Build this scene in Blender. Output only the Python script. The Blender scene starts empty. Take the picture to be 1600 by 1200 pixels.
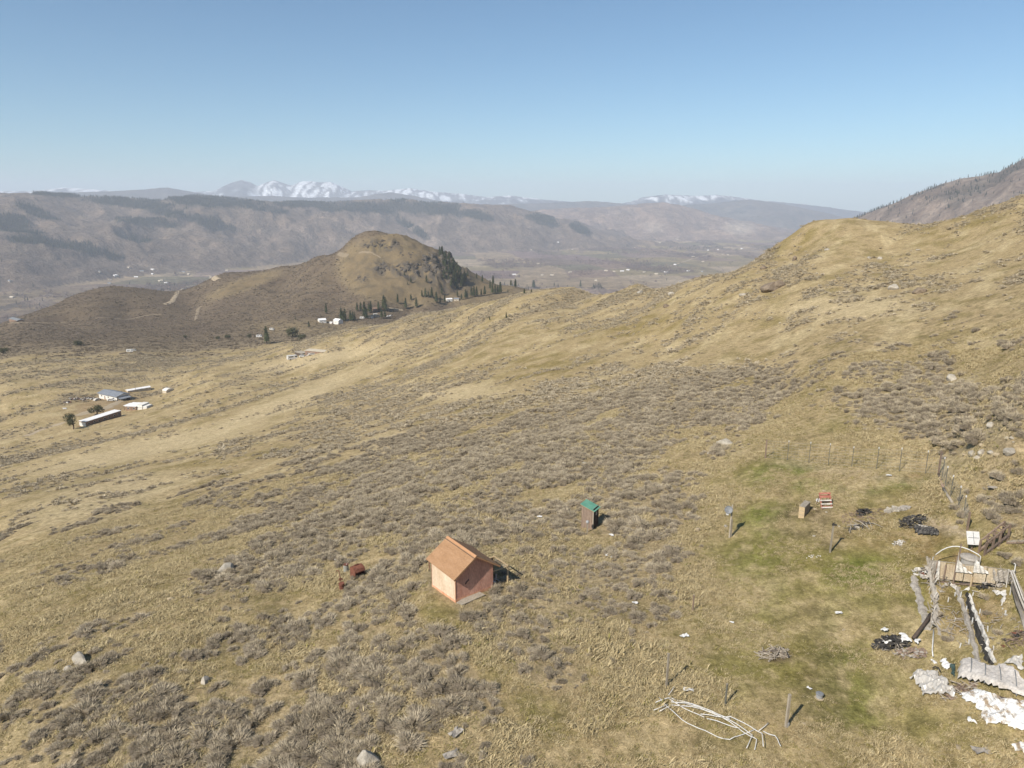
import bpy, bmesh, math, random
import numpy as np
from mathutils import Vector, Matrix, Euler
random.seed(7); RNG = np.random.default_rng(11)
S = bpy.context.scene; COL = S.collection
R = math.radians
# ------------------------------------------------------------------ camera, world, sun, exposure
FPX = 1130.0; PITCH = math.atan((600-322)/FPX)
cam = bpy.data.cameras.new('camera'); camo = bpy.data.objects.new('camera', cam); COL.objects.link(camo)
cam.sensor_width = 36; cam.lens = 36*FPX/1600; cam.clip_start = 0.5; cam.clip_end = 60000
camo.location = (0, 0, 0); camo.rotation_euler = (math.pi/2-PITCH, 0, 0)
S.camera = camo
SUN_EL = R(41.0); SH_AZ = R(42.0)            # shadows run this way from +Y towards +X
W = bpy.data.worlds.new('World'); S.world = W; W.use_nodes = True
nt = W.node_tree; bg = nt.nodes['Background']
sky = nt.nodes.new('ShaderNodeTexSky'); sky.sky_type = 'NISHITA'; sky.sun_disc = False
sky.sun_elevation = SUN_EL; sky.sun_rotation = math.pi + SH_AZ
sky.altitude = 500; sky.air_density = 0.9; sky.dust_density = 0.5; sky.ozone_density = 0.5
tint = nt.nodes.new('ShaderNodeMix'); tint.data_type = 'RGBA'; tint.blend_type = 'MULTIPLY'; tint.inputs[0].default_value = 1.0; tint.inputs[7].default_value = (0.68, 0.93, 1.04, 1)
nt.links.new(sky.outputs[0], tint.inputs[6]); nt.links.new(tint.outputs[2], bg.inputs[0]); bg.inputs[1].default_value = 0.069
sl = bpy.data.lights.new('sun', 'SUN'); slo = bpy.data.objects.new('sun', sl); COL.objects.link(slo)
sl.energy = 4.2; sl.angle = R(0.5); sl.color = (1.0, 0.94, 0.84)
slo.rotation_euler = (math.pi/2-SUN_EL, 0, -SH_AZ)
slo.location = (-30, -40, 60)
vs = S.view_settings; vs.view_transform = 'Standard'; vs.look = 'None'; vs.exposure = 0.70; vs.gamma = 1.0
vs.use_curve_mapping = False
S.cycles.volume_bounces = 1

# ------------------------------------------------------------------ noise
def _h(ix, iy, s):
    n = (ix.astype(np.int64)*374761393 + iy.astype(np.int64)*668265263 + s*144665) & 0xffffffff
    n = ((n ^ (n >> 13))*1274126177) & 0xffffffff
    n = (n ^ (n >> 16)) & 0xffffffff
    return n.astype(np.float64)/4294967296.0
def perlin(x, y, s=0):
    x = np.asarray(x, float); y = np.asarray(y, float)
    ix = np.floor(x); iy = np.floor(y); fx = x-ix; fy = y-iy
    u = fx*fx*fx*(fx*(fx*6-15)+10); v = fy*fy*fy*(fy*(fy*6-15)+10)
    def g(dx, dy):
        a = _h(ix+dx, iy+dy, s)*2*math.pi
        return np.cos(a)*(fx-dx)+np.sin(a)*(fy-dy)
    a = g(0, 0); b = g(1, 0); c = g(0, 1); d = g(1, 1)
    return 1.5*((a+(b-a)*u)*(1-v)+(c+(d-c)*u)*v)
def fbm(x, y, o=4, s=0, gain=0.5):
    r = 0; a = 1; t = 0
    for k in range(o):
        r = r+a*perlin(x*2**k+17.3*k, y*2**k-9.1*k, s+k); t += a; a *= gain
    return r/t
def ridged(x, y, o=4, s=0):
    r = 0; a = 1; t = 0
    for k in range(o):
        r = r+a*(1-2*np.abs(perlin(x*2**k+31*k, y*2**k+7*k, s+k))); t += a; a *= 0.5
    return r/t
def sst(a, b, x):
    t = np.clip((np.asarray(x, float)-a)/(b-a), 0, 1); return t*t*(3-2*t)

# ------------------------------------------------------------------ pixel <-> ray helpers (photo pixels 1600 x 1200)
CP, SP = math.cos(PITCH), math.sin(PITCH)
def ray(px, py):
    u = (600-np.asarray(py, float))/FPX; x = (np.asarray(px, float)-800)/FPX
    return x, CP+u*SP, -SP+u*CP+0*x
def proj(x, y, z):
    f = y*CP-z*SP; u = y*SP+z*CP
    f = np.where(f > 0.1, f, 0.1)
    return 800+FPX*x/f, 600-FPX*u/f
def pol(px, py):
    X, Y, Z = ray(px, py); return np.arctan2(X, Y), Z/np.hypot(X, Y)

# ------------------------------------------------------------------ near relief control points
CT = []
def cz(px, py, z):
    a, e = pol(px, py); CT.append((float(a), math.log(z/float(e)), z))
def cd(px, py, D):
    a, e = pol(px, py); CT.append((float(a), math.log(D), D*float(e)))
def ch(px, D, z): CT.append((float(pol(px, 322)[0]), math.log(D), z))
for t in ((-900, 12, -31), (-200, 12, -30.5), (800, 12, -29.5), (1800, 12, -27), (2500, 12, -25),
          (-900, 30, -36), (2500, 35, -20)): ch(*t)
for t in ((800, 1200, -30), (0, 1200, -34), (1600, 1200, -27), (400, 1200, -32), (1200, 1200, -28.5),
          (712, 942, -30.4), (672, 917, -30.55), (771, 920, -30.3), (735, 890, -30.6), (650, 955, -30.9), (800, 960, -30.1), (300, 950, -36), (0, 950, -42), (1050, 1000, -29.5), (1490, 950, -26), (1250, 820, -27.5),
          (930, 827, -31.5), (1140, 838, -29.2), (1195, 717, -27.8), (1400, 735, -25), (1465, 725, -24), (1600, 760, -21), (1600, 1000, -24.5),
          (500, 800, -40), (200, 800, -52), (0, 780, -66), (700, 720, -40), (400, 700, -60), (950, 650, -36),
          (1200, 620, -31), (1490, 590, -22), (150, 652, -105), (240, 612, -112), (0, 660, -112), (300, 640, -94),
          (600, 600, -70), (500, 620, -76), (800, 560, -54), (1000, 540, -42), (900, 480, -54),
          (700, 520, -74), (550, 550, -92), (450, 580, -100)): cz(*t)
for t in ((1600, 640, 74), (1600, 560, 98), (1600, 480, 140), (1600, 400, 205), (1600, 340, 275), (1400, 620, 102), (1400, 500, 158), (1400, 440, 215), (1400, 385, 285), (1500, 380, 270), (1500, 430, 200),
          (1200, 520, 185), (1200, 450, 245), (1250, 390, 318), (1000, 480, 330), (1300, 560, 130), (1300, 400, 270)): cd(*t)
# crest of the near hillside
for t in ((1600, 303, 330), (1540, 325, 345), (1490, 343, 350), (1400, 348, 360), (1340, 346, 370), (1300, 348, 370), (1260, 354, 368),
          (1220, 382, 366), (1195, 400, 362), (1170, 423, 360), (1100, 444, 390), (1000, 452, 440), (900, 452, 500),
          (830, 460, 540), (740, 474, 560), (650, 490, 570), (560, 510, 570), (500, 526, 560), (455, 552, 530), (420, 562, 530), (330, 585, 480)): cd(*t)
for t in ((1600, 520, -40), (1500, 520, -50), (1400, 520, -50), (1300, 520, -60), (1220, 480, -75), (1170, 450, -85), (1100, 500, -105), (1000, 560, -115),
          (900, 650, -120), (830, 690, -118), (740, 720, -120), (650, 720, -124), (2300, 400, 30), (2300, 150, -5), (2300, 1000, -60),
          (1700, 900, -130), (1400, 900, -160), (1200, 900, -170)): ch(*t)
# lower sage bench and the homesteads on it
for t in ((410, 532, 740), (470, 532, 700), (300, 560, 640), (205, 549, 660), (100, 570, 600), (0, 590, 560), (0, 545, 800), (150, 530, 850), (300, 520, 900),
          (520, 503, 880), (600, 496, 900), (640, 484, 960), (700, 470, 1010), (780, 460, 1060), (840, 458, 1100), (470, 480, 960), (400, 480, 1050),
          (300, 480, 1150), (200, 490, 1100), (100, 505, 1050), (22, 502, 1080)): cd(*t)
# left knoll, saddle and butte
for t in ((0, 510, 1180), (60, 492, 1230), (110, 472, 1280), (150, 458, 1300), (175, 452, 1310), (220, 455, 1330), (260, 461, 1350), (310, 452, 1400), (350, 438, 1450), (390, 433, 1400),
          (440, 418, 1320), (500, 402, 1280), (530, 394, 1230),
          (548, 376, 1190), (565, 368, 1170), (590, 364, 1165), (620, 368, 1165), (650, 378, 1165), (680, 392, 1165), (698, 402, 1165), (715, 416, 1165), (732, 424, 1165),
          (760, 438, 1170), (800, 448, 1180), (850, 456, 1200), (1000, 470, 1200),
          (530, 440, 1080), (560, 400, 1120), (600, 420, 1070), (660, 425, 1060), (600, 450, 1010), (700, 440, 1060), (660, 455, 1010), (530, 465, 1010), (450, 450, 1150), (740, 448, 1090)): cd(*t)
for t in ((-300, 1300, -270), (0, 1450, -290), (60, 1500, -290), (110, 1560, -290), (175, 1600, -285), (260, 1640, -280), (350, 1680, -280), (440, 1650, -280), (530, 1550, -260), (590, 1500, -240), (650, 1500, -245),
          (720, 1500, -260), (800, 1500, -280), (1000, 1600, -320), (1200, 1500, -300), (1500, 1500, -260), (-600, 500, -130), (-800, 150, -75), (-800, 1000, -220), (2400, 1500, -150)): ch(*t)
for p in (-900, -300, 0, 300, 600, 900, 1200, 1500, 2000, 2500): ch(p, 2300, -330); ch(p, 3500, -330)
CT = np.array(CT)
KA = 3.2
def _feat(a, l): return a*KA, l*1.0
_ca, _cl = _feat(CT[:, 0], CT[:, 1])
def _phi(r2): return np.sqrt(r2+0.0009)
_n = len(CT)
_A = _phi((_ca[:, None]-_ca)**2+(_cl[:, None]-_cl)**2)
_A = np.block([[_A, np.stack([np.ones(_n), _ca, _cl], 1)], [np.stack([np.ones(_n), _ca, _cl]), np.zeros((3, 3))]])
_w = np.linalg.solve(_A, np.concatenate([CT[:, 2], np.zeros(3)]))
def near_z(a, l):
    fa, fl = _feat(a, l); out = np.empty(fa.size); fa = fa.ravel(); fl = fl.ravel()
    for i in range(0, fa.size, 60000):
        A = fa[i:i+60000]; L = fl[i:i+60000]
        out[i:i+60000] = _phi((A[:, None]-_ca)**2+(L[:, None]-_cl)**2)@_w[:_n]+_w[_n]+_w[_n+1]*A+_w[_n+2]*L
    return out.reshape(np.shape(a))

# ------------------------------------------------------------------ far ridges: (profile of px,py), crest distance, foot width, back width, gully size
BASE = -330.0
RIDGES = [
 # opposite side of the valley
 dict(p=[(-600, 300), (-200, 300), (0, 304), (60, 302), (130, 308), (200, 312), (250, 314), (310, 306), (350, 309), (400, 314), (470, 318), (560, 313), (620, 313), (700, 318), (780, 321), (815, 326), (840, 334), (865, 342), (890, 346), (905, 352), (925, 358), (960, 368), (990, 380), (1100, 400)],
      D=[(-600, 5200), (0, 5600), (400, 6000), (800, 6700), (1000, 6900)], foot=[(-600, 3100), (0, 3500), (180, 4000), (350, 4300), (600, 5000), (820, 5600), (1000, 6300)], back=2000, g=560, s=3, amp=95),
 # next ridge to the right
 dict(p=[(780, 345), (830, 330), (880, 326), (930, 325), (980, 321), (1035, 317), (1060, 320), (1085, 327), (1110, 335), (1140, 340), (1170, 349), (1200, 356), (1260, 368), (1300, 380)],
      D=[(780, 8700), (1300, 8700)], foot=[(780, 7100), (1000, 7300), (1300, 7500)], back=1200, g=700, s=13, amp=80),
 # blue hills further back
 dict(p=[(-600, 306), (0, 304), (70, 303), (140, 300), (210, 297), (262, 293), (300, 300), (345, 308), (420, 306), (480, 309), (560, 308), (610, 300), (640, 305), (690, 315), (760, 320), (830, 318), (880, 316), (920, 314), (960, 317), (1010, 322), (1060, 321), (1110, 318), (1165, 312), (1200, 315), (1240, 322), (1290, 333), (1330, 342), (1400, 352), (1700, 352)],
      D=[(-600, 11600), (1700, 11600)], foot=[(-600, 10100), (1700, 10100)], back=900, g=700, s=23, amp=60),
 # snow range
 dict(p=[(-600, 300), (-100, 302), (0, 299), (60, 298), (100, 293), (150, 296), (200, 301), (300, 300), (335, 298), (360, 286), (378, 281), (392, 285), (402, 291), (414, 286), (428, 281), (445, 287), (455, 290), (470, 284), (485, 283), (500, 285), (516, 284), (530, 290), (550, 299), (575, 297), (600, 298), (640, 294), (680, 300), (720, 303), (760, 308), (800, 306), (850, 312), (900, 316), (960, 320), (985, 316), (1005, 308), (1040, 304), (1085, 306), (1120, 305), (1150, 308), (1190, 314), (1240, 318), (1290, 324), (1340, 330), (1400, 338), (1700, 340)],
      D=[(-600, 14300), (1700, 14300)], foot=[(-600, 12500), (1700, 12500)], back=1500, g=800, s=33, amp=90),
 # wooded mountain at the right
 dict(p=[(1180, 450), (1260, 400), (1310, 355), (1340, 341), (1375, 326), (1400, 317), (1425, 306), (1450, 296), (1480, 286), (1520, 277), (1560, 270), (1580, 259), (1600, 247), (1700, 210), (1900, 170), (2400, 150)],
      D=[(1200, 3900), (1600, 3400), (2400, 3200)], foot=[(1180, 2700), (1600, 2200), (2400, 2000)], back=2500, g=330, s=43, amp=55),
]
for r in RIDGES:
    az = []; el = []
    for px, py in r['p']:
        a, e = pol(px, py); az.append(float(a)); el.append(float(e))
    r['az'] = az; r['el'] = el
    for k in ('D', 'foot'):
        r[k+'a'] = [float(pol(px, 322)[0]) for px, _ in r[k]]; r[k+'v'] = [v for _, v in r[k]]
def ridge_z(r, a, D, x, y):
    el = np.interp(a, r['az'], r['el']); Dc = np.interp(a, r['Da'], r['Dv']); ft = np.interp(a, r['foota'], r['footv'])
    wob = fbm(x/1400, y/1400, 3, r['s'])
    ft = ft+wob*(Dc-ft)*0.28
    zc = el*Dc
    t = np.where(D < Dc, np.clip((D-ft)/(Dc-ft), 0, 1), np.clip(1-(D-Dc)/r['back'], 0, 1))
    tw = np.clip(t+0.0, 0, 1)
    sh = 0.35*tw+0.65*sst(-0.15, 1.05, tw)
    sh = (sh-sh.min())/(1.0-0.0) if False else np.clip((sh-0.65*float(sst(-0.15, 1.05, 0)))/(1-0.65*float(sst(-0.15, 1.05, 0))-0.65*(1-float(sst(-0.15, 1.05, 1)))), 0, 1)
    n = ridged(x/r['g']+0.3*wob, y/(r['g']*1.5), 5, r['s']+5)-0.25
    env = np.clip(4*t*(1-t), 0, 1)**0.7
    z = BASE+(zc-BASE)*sh + n*r['amp']*env + (ridged(x/r['g']*3.1+wob, y/r['g']*2.2, 4, r['s']+11)-.2)*r['amp']*.22*env**.6 + fbm(x/90, y/90, 3, r['s']+9)*6*np.clip(t*3, 0, 1)
    # subtract: keep crest line on the profile, let foot sink under the floor
    return np.where(t <= 0, BASE-60, z-8*(1-np.clip(t*8, 0, 1)))

# ------------------------------------------------------------------ one polar sheet of land
AZ = np.concatenate([np.linspace(-R(64), -R(41.5), 50, endpoint=False), np.linspace(-R(41.5), R(41.5), 720), np.linspace(R(41.5), R(64), 50)[1:]])
LD = np.concatenate([np.linspace(math.log(14), math.log(30), 24, endpoint=False), np.linspace(math.log(30), math.log(600), 300, endpoint=False), np.linspace(math.log(600), math.log(1750), 280, endpoint=False), np.linspace(math.log(1750), math.log(9300), 270, endpoint=False), np.linspace(math.log(9300), math.log(14700), 100, endpoint=False), np.linspace(math.log(14700), math.log(18500), 12)])
GA, GL = np.meshgrid(AZ, LD)       # rows = rings
GD = np.exp(GL); GX = GD*np.sin(GA); GY = GD*np.cos(GA)
GZ = near_z(GA, np.minimum(GL, math.log(3400)))
k = sst(1900, 2400, GD); GZ = GZ*(1-k)+BASE*k
# relief of the near land
rel = sst(60, 400, GD)*(1-sst(1600, 2200, GD))
ca, sa = math.cos(R(58)), math.sin(R(58))
U = GX*ca+GY*sa; V = -GX*sa+GY*ca
GZ += fbm(U/150, V/46, 3, 70)*(1.1+1.7*rel)*(1-sst(1600, 2200, GD))
GZ += fbm(U/40, V/17, 3, 71)*(0.28+0.55*rel)*(1-sst(1600, 2200, GD))
GZ += fbm(GX/4.5, GY/4.5, 3, 72)*0.16*(1-sst(400, 800, GD))
GZ += fbm(GX/320, GY/320, 4, 73)*5*sst(650, 1000, GD)*(1-sst(1700, 2300, GD))
PX, PY = proj(GX, GY, GZ)
def blob(cx, cy, rx, ry, ang=0, px=None, py=None, soft=0.6):
    px = PX if px is None else px; py = PY if py is None else py
    c, s = math.cos(R(ang)), math.sin(R(ang)); dx = px-cx; dy = py-cy
    r = np.sqrt(((dx*c+dy*s)/rx)**2+((-dx*s+dy*c)/ry)**2)
    return 1-sst(1-soft, 1+soft*0.6, r)
# crags of the butte
bz = (GD > 950)*(GD < 1200)
crag = np.maximum(blob(700, 425, 38, 34), 0.8*blob(640, 425, 35, 14))*bz
crag = np.maximum(crag, 0.6*blob(600, 385, 45, 12)*bz); crag = np.maximum(crag, 0.6*blob(598, 420, 24, 14)*bz); crag = np.maximum(crag, .4*blob(566, 436, 16, 10)*bz)
bt = np.maximum(blob(650, 415, 120, 60, soft=.3), blob(480, 450, 200, 50))*bz
GZ += bt*(ridged(GX/55, GY/55, 4, 74)-.2)*4.5
GZ += crag*(ridged(GX/30, GY/30, 4, 75)*16-9+ridged(GX/9, GY/9, 2, 77)*4)
# valley and mountains
GZ += (fbm(GX/500, GY/500, 3, 76)*7)*sst(2200, 3000, GD)
SRC = np.zeros(GZ.shape, int)
for i, r in enumerate(RIDGES):
    zr = ridge_z(r, GA, GD, GX, GY)
    m = (zr > GZ) & (GD > 1750); GZ = np.where(m, zr, GZ); SRC = np.where(m, i+1, SRC)
PX, PY = proj(GX, GY, GZ)
NR, NC = GZ.shape
AZu = AZ; LDu = LD
def gi(arr, x, y):
    a = np.arctan2(x, y); l = np.log(np.maximum(np.hypot(x, y), 14.01))
    j = np.clip(np.searchsorted(AZ, a)-1, 0, NC-2); i = np.clip(np.searchsorted(LD, l)-1, 0, NR-2)
    fa = np.clip((a-AZ[j])/(AZ[j+1]-AZ[j]), 0, 1); fl = np.clip((l-LD[i])/(LD[i+1]-LD[i]), 0, 1)
    return (arr[i, j]*(1-fa)+arr[i, j+1]*fa)*(1-fl)+(arr[i+1, j]*(1-fa)+arr[i+1, j+1]*fa)*fl
def gz(x, y): return float(gi(GZ, np.array([float(x)]), np.array([float(y)]))[0])
def hit(px, py, dmin=16, dmax=17000):
    """where the line of sight of a photo pixel meets the land"""
    X, Y, Z = [float(v) for v in ray(px, py)]; h = math.hypot(X, Y)
    D = np.exp(np.linspace(math.log(dmin), math.log(dmax), 9000))
    x = X/h*D; y = Y/h*D; z = Z/h*D
    b = z < gi(GZ, x, y)
    if not b.any(): i = len(D)-1
    else: i = int(np.argmax(b))
    return Vector((x[i], y[i], gz(x[i], y[i])))

# ------------------------------------------------------------------ land cover (albedo) and brush cover
nzA = fbm(U/22, V/6.5, 4, 80); nzB = fbm(GX/9, GY/9, 4, 81); nzC = fbm(GX/70, GY/70, 4, 82); nzD = fbm(GX/3.0, GY/3.0, 3, 83)
def brush_density(px, py, x, y, D):
    """0..1 cover of sagebrush"""
    u = x*ca+y*sa; v = -x*sa+y*ca
    st = fbm(u/26, v/7.5, 4, 90)*0.5+fbm(x/11, y/11, 3, 91)*0.5
    far = fbm(u/95, v/26, 4, 92)
    st = st*(1-sst(120, 300, D))+(0.5*st+0.5*far)*sst(120, 300, D)
    b = 0.42+0*px
    def add(v, *a, **k):
        nonlocal b
        m = blob(*a, px=px, py=py, **k); b = b*(1-m)+v*m
    add(0.80, 560, 1000, 330, 320)
    add(0.78, 880, 740, 260, 160, 0)
    add(0.86, 1080, 625, 190, 55, 0)
    add(0.80, 900, 940, 160, 130)
    add(0.33, 180, 820, 260, 130, -15)
    add(0.38, 170, 930, 190, 90, -20)
    add(0.60, 200, 1130, 260, 110, -20)
    add(0.85, 620, 1060, 150, 110)
    add(0.85, 650, 760, 240, 60, -15)
    add(0.85, 1480, 640, 180, 75, 8)
    add(0.62, 1570, 780, 40, 100)
    add(0.60, 950, 440, 190, 45, -8)
    add(0.55, 1290, 430, 170, 50)
    add(0.33, 1480, 500, 200, 60)
    add(0.25, 1420, 380, 220, 50)
    add(0.27, 1150, 540, 330, 30, 0)
    add(0.10, 700, 608, 110, 18, 0)
    add(0.20, 820, 560, 130, 30, -8)
    add(0.60, 560, 640, 250, 28, -14)
    add(0.20, 230, 700, 210, 20, -12)
    add(0.22, 420, 640, 200, 16, -22)
    add(0.55, 130, 570, 190, 40)
    add(0.95, 200, 510, 330, 40)
    add(0.30, 480, 560, 130, 14, -8)
    add(0.62, 640, 510, 140, 22, -10)
    add(0.18, 150, 650, 130, 30, -5)
    # trodden and cleared ground
    add(0.0, 690, 960, 62, 22, 30, soft=0.3)
    add(0.0, 765, 1035, 70, 27, 48, soft=0.3)
    add(0.0, 850, 1130, 95, 48, 48, soft=0.3)
    add(0.10, 980, 1150, 150, 80, soft=0.4)
    add(0.0, 1260, 960, 185, 330, soft=0.25)
    add(0.0, 1500, 1010, 130, 230, soft=0.25)
    add(0.03, 1150, 780, 60, 60, soft=0.4)
    add(0.12, 1100, 720, 60, 25)
    add(0.1, 1330, 740, 170, 60, 6, soft=0.3)
    add(0.02, 930, 845, 40, 12)
    k = sst(-0.20, 0.34, st*1.5+(b-0.50)*1.0)*0.92
    k = np.where(b < 0.13, k*sst(0.05, 0.13, b)*0.4, k)
    # butte and bench
    bb = (D > 700) & (D < 1750)
    bare = np.maximum(blob(640, 420, 112, 58, px=px, py=py, soft=.18), blob(720, 450, 120, 24, px=px, py=py))
    bare = np.maximum(bare, blob(380, 445, 60, 10, -20, px=px, py=py))
    kk = np.clip(0.92-bare-0.5*blob(480, 510, 100, 12, px=px, py=py)+0.25*far, 0, 1)
    return np.where(bb, kk, k)
BR = brush_density(PX, PY, GX, GY, GD)*(GD < 1800)

def mixc(c, col, m): return c*(1-m[..., None])+np.array(col)*m[..., None]
def build_cover():
    c = np.zeros(GZ.shape+(3,))+np.array((0.322, 0.250, 0.136))       # dry straw
    c = mixc(c, (0.42, 0.340, 0.198), sst(-0.05, 0.35, nzA)*0.8)        # bleached grass
    c = mixc(c, (0.195, 0.155, 0.062), sst(0.0, 0.4, nzB+0.4*nzC)*0.7)  # olive new growth
    c = mixc(c, (0.20, 0.15, 0.085), sst(0.1, 0.5, -nzD)*0.5)
    pale = np.maximum.reduce([blob(230, 700, 210, 18, -12), blob(420, 640, 200, 14, -22), blob(700, 612, 110, 16), blob(500, 560, 120, 12, -10), blob(1330, 480, 120, 22), blob(150, 780, 150, 30, -15), blob(620, 700, 60, 30)])*(GD < 700)
    c = mixc(c, (0.46, 0.375, 0.23), pale*0.6)
    ol = np.maximum.reduce([blob(850, 575, 90, 22, -8), blob(1000, 510, 120, 16, -10), blob(1450, 560, 90, 20), blob(350, 720, 110, 8, -8), blob(760, 640, 110, 14, -6), blob(1230, 380, 60, 22, -20), blob(1500, 345, 90, 20, -15)])*(GD < 600)
    c = mixc(c, (0.19, 0.145, 0.05), ol*0.65*sst(-.4, .2, nzB+nzA))
    tr = np.maximum.reduce([blob(690, 955, 60, 24, 30), blob(770, 1040, 66, 22, 48), blob(850, 1120, 80, 30, 48)])
    c = mixc(c, (0.185, 0.155, 0.060), tr*0.85*sst(-0.3, 0.3, nzB))
    # the yard
    yard = np.maximum.reduce([blob(1260, 960, 190, 330, soft=.4), blob(1500, 1010, 130, 220, soft=.3)])
    g = yard*sst(-0.25, 0.35, nzB*0.8+0.35*nzC+0.15)
    c = mixc(c, (0.180, 0.160, 0.050), g*0.85)
    gr = np.maximum.reduce([blob(1240, 745, 75, 26), blob(1330, 760, 60, 14), blob(1400, 750, 60, 16)*.7, blob(1345, 905, 60, 40)*.8, blob(1205, 812, 55, 30)*.7, blob(1320, 1000, 50, 60)*.6, blob(1330, 1100, 60, 70)*.5, blob(1180, 900, 60, 60)*.4])*(GD < 140)
    c = mixc(c, (0.115, 0.142, 0.026), gr*0.92*sst(-0.35, 0.2, nzB+0.3*nzD))
    dr = np.maximum.reduce([blob(1265, 815, 62, 30), blob(1300, 840, 30, 20), blob(1290, 1080, 45, 110)*.45, blob(1215, 1025, 28, 12)])*(GD < 140)
    c = mixc(c, (0.120, 0.090, 0.056), dr*0.95*sst(-0.5, 0.15, nzB+nzD*.4))
    rs = np.maximum.reduce([blob(1400, 830, 100, 35)*.7, blob(1480, 860, 60, 30), blob(1520, 960, 60, 80), blob(1430, 745, 20, 6), blob(1360, 800, 40, 14)])*(GD < 140)
    c = mixc(c, (0.225, 0.145, 0.075), rs*0.7*sst(-0.4, 0.3, nzD+nzB*.5))
    pl = np.maximum.reduce([blob(1465, 820, 32, 12, 15), blob(1500, 832, 38, 6), blob(1330, 738, 160, 8, 8)*.6])*(GD < 140)
    c = mixc(c, (0.36, 0.29, 0.20), pl*0.8)
    wy = np.maximum(blob(165, 632, 70, 20, -15), blob(180, 640, 50, 16, -20))*(GD < 650)
    c = mixc(c, (0.27, 0.185, 0.11), wy*.55*sst(-.4, .2, nzB+nzC))
    nE = fbm(GX/1.3, GY/1.6, 3, 84); nr_ = (1-sst(110, 260, GD))
    c = mixc(c, (0.36, 0.285, 0.165), nr_*sst(0.05, 0.38, nE)*0.55)
    c = mixc(c, (0.11, 0.095, 0.040), nr_*sst(0.08, 0.40, -nE)*0.50)
    # brush litter under sage
    s = BR*(0.55+0.45*sst(150, 600, GD))
    c = mixc(c, (0.205, 0.168, 0.118), s*0.75)
    # bench, knoll and butte: brush too far to pick apart
    f = sst(600, 900, GD)*(1-sst(1700, 2000, GD))
    c = mixc(c, (0.108, 0.082, 0.058), f*np.clip(BR, 0, 1)*0.95)
    c = mixc(c, (0.150, 0.113, 0.066), f*(1-np.clip(BR, 0, 1))*0.9)
    c = mixc(c, (0.105, 0.085, 0.055), f*(1-np.clip(BR, 0, 1))*sst(0.0, .35, fbm(GX/16, GY/24, 4, 97))*.7)
    rock = np.clip(crag*1.5, 0, 1)*sst(-0.1, 0.22, fbm(GX/9, GY/9, 3, 95)+0.12)
    c = mixc(c, (0.075, 0.066, 0.055), rock*0.9)
    c = mixc(c, (0.20, 0.155, 0.075), f*sst(0.05, 0.5, blob(600, 380, 70, 20)*fbm(GX/30, GY/30, 3, 96)+.1)*.4*blob(600, 385, 80, 25))
    # valley fields
    v = sst(1750, 2200, GD)
    q = 260.0; ang = R(12); ux = (GX*math.cos(ang)+GY*math.sin(ang))/q; uy = (-GX*math.sin(ang)+GY*math.cos(ang))/(q*1.6)
    ux = ux+0.5*fbm(GX/900, GY/900, 2, 101); uy = uy+0.5*fbm(GX/900, GY/900, 2, 102)
    cell = _h(np.floor(ux), np.floor(uy), 5)
    pal = np.array([(0.19, 0.135, 0.10), (0.24, 0.18, 0.115), (0.15, 0.11, 0.085), (0.21, 0.165, 0.09), (0.17, 0.12, 0.105), (0.29, 0.225, 0.15), (0.14, 0.12, 0.075), (0.19, 0.14, 0.115)])
    fc = pal[(cell*7.999).astype(int)]*1.35
    grove = sst(0.12, 0.35, fbm(GX/420, GY/900, 4, 103))
    fc = mixc(fc, (0.10, 0.078, 0.062), grove*0.75)
    fc = mixc(fc, (0.25, 0.19, 0.11), 0.7*blob(60, 470, 160, 22, px=PX, py=PY)+0*fc[..., 0])
    c = c*(1-v[..., None])+fc*v[..., None]
    # mountains
    mt = SRC > 0
    slopeN = fbm(GX/260, GY/260, 5, 110)
    mc = np.zeros_like(c)+np.array((0.170, 0.128, 0.098))
    mc = mixc(mc, (0.25, 0.18, 0.125), sst(0.0, 0.4, slopeN)*0.6)
    mc = mixc(mc, (0.075, 0.068, 0.058), sst(0.0, 0.35, fbm(GX/110, GY/110, 4, 111))*0.35)
    mc = mixc(mc, (0.25, 0.195, 0.14), sst(0.1, 0.4, fbm(GX/150, GY/150, 4, 114))*0.4)
    pinkrock = (SRC == 1)*sst(-0.1, 0.3, slopeN)*np.maximum(blob(620, 375, 130, 40), blob(460, 365, 60, 15))
    mc = mixc(mc, (0.34, 0.26, 0.20), pinkrock*0.6)
    mc = np.where((SRC == 2)[..., None], mc*1.25+np.array((.02, .01, .012)), mc)
    cl = (SRC == 2)*np.maximum(blob(1155, 356, 25, 12), blob(1020, 355, 20, 10)*.5)+(SRC == 1)*blob(855, 333, 12, 6)
    mc = mixc(mc, (0.45, 0.37, 0.29), np.clip(cl, 0, 1)*0.8)
    fo = FOREST
    mc = mixc(mc, (0.022, 0.030, 0.024), fo*0.85)
    b3 = SRC == 3
    mc = np.where(b3[..., None], mixc(np.zeros_like(mc)+np.array((0.12, 0.105, 0.085)), (0.05, 0.06, 0.05), sst(-.1, .4, slopeN)*.7), mc)
    mc = np.where((SRC == 5)[..., None], mixc(mixc(np.zeros_like(mc)+np.array((0.235, 0.175, 0.135)), (0.33, 0.26, 0.205), sst(-.1, .4, fbm(GX/90, GY/60, 4, 113))*.7), (.07, .065, .05), fo*.6), mc)
    mc = np.where((SRC == 4)[..., None], mixc(np.zeros_like(mc)+np.array((0.07, 0.075, 0.075)), (0.85, 0.87, 0.9), SNOW), mc)
    c = np.where(mt[..., None], mc, c)
    return c
hrel = sst(-60, 80, GZ)
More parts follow.
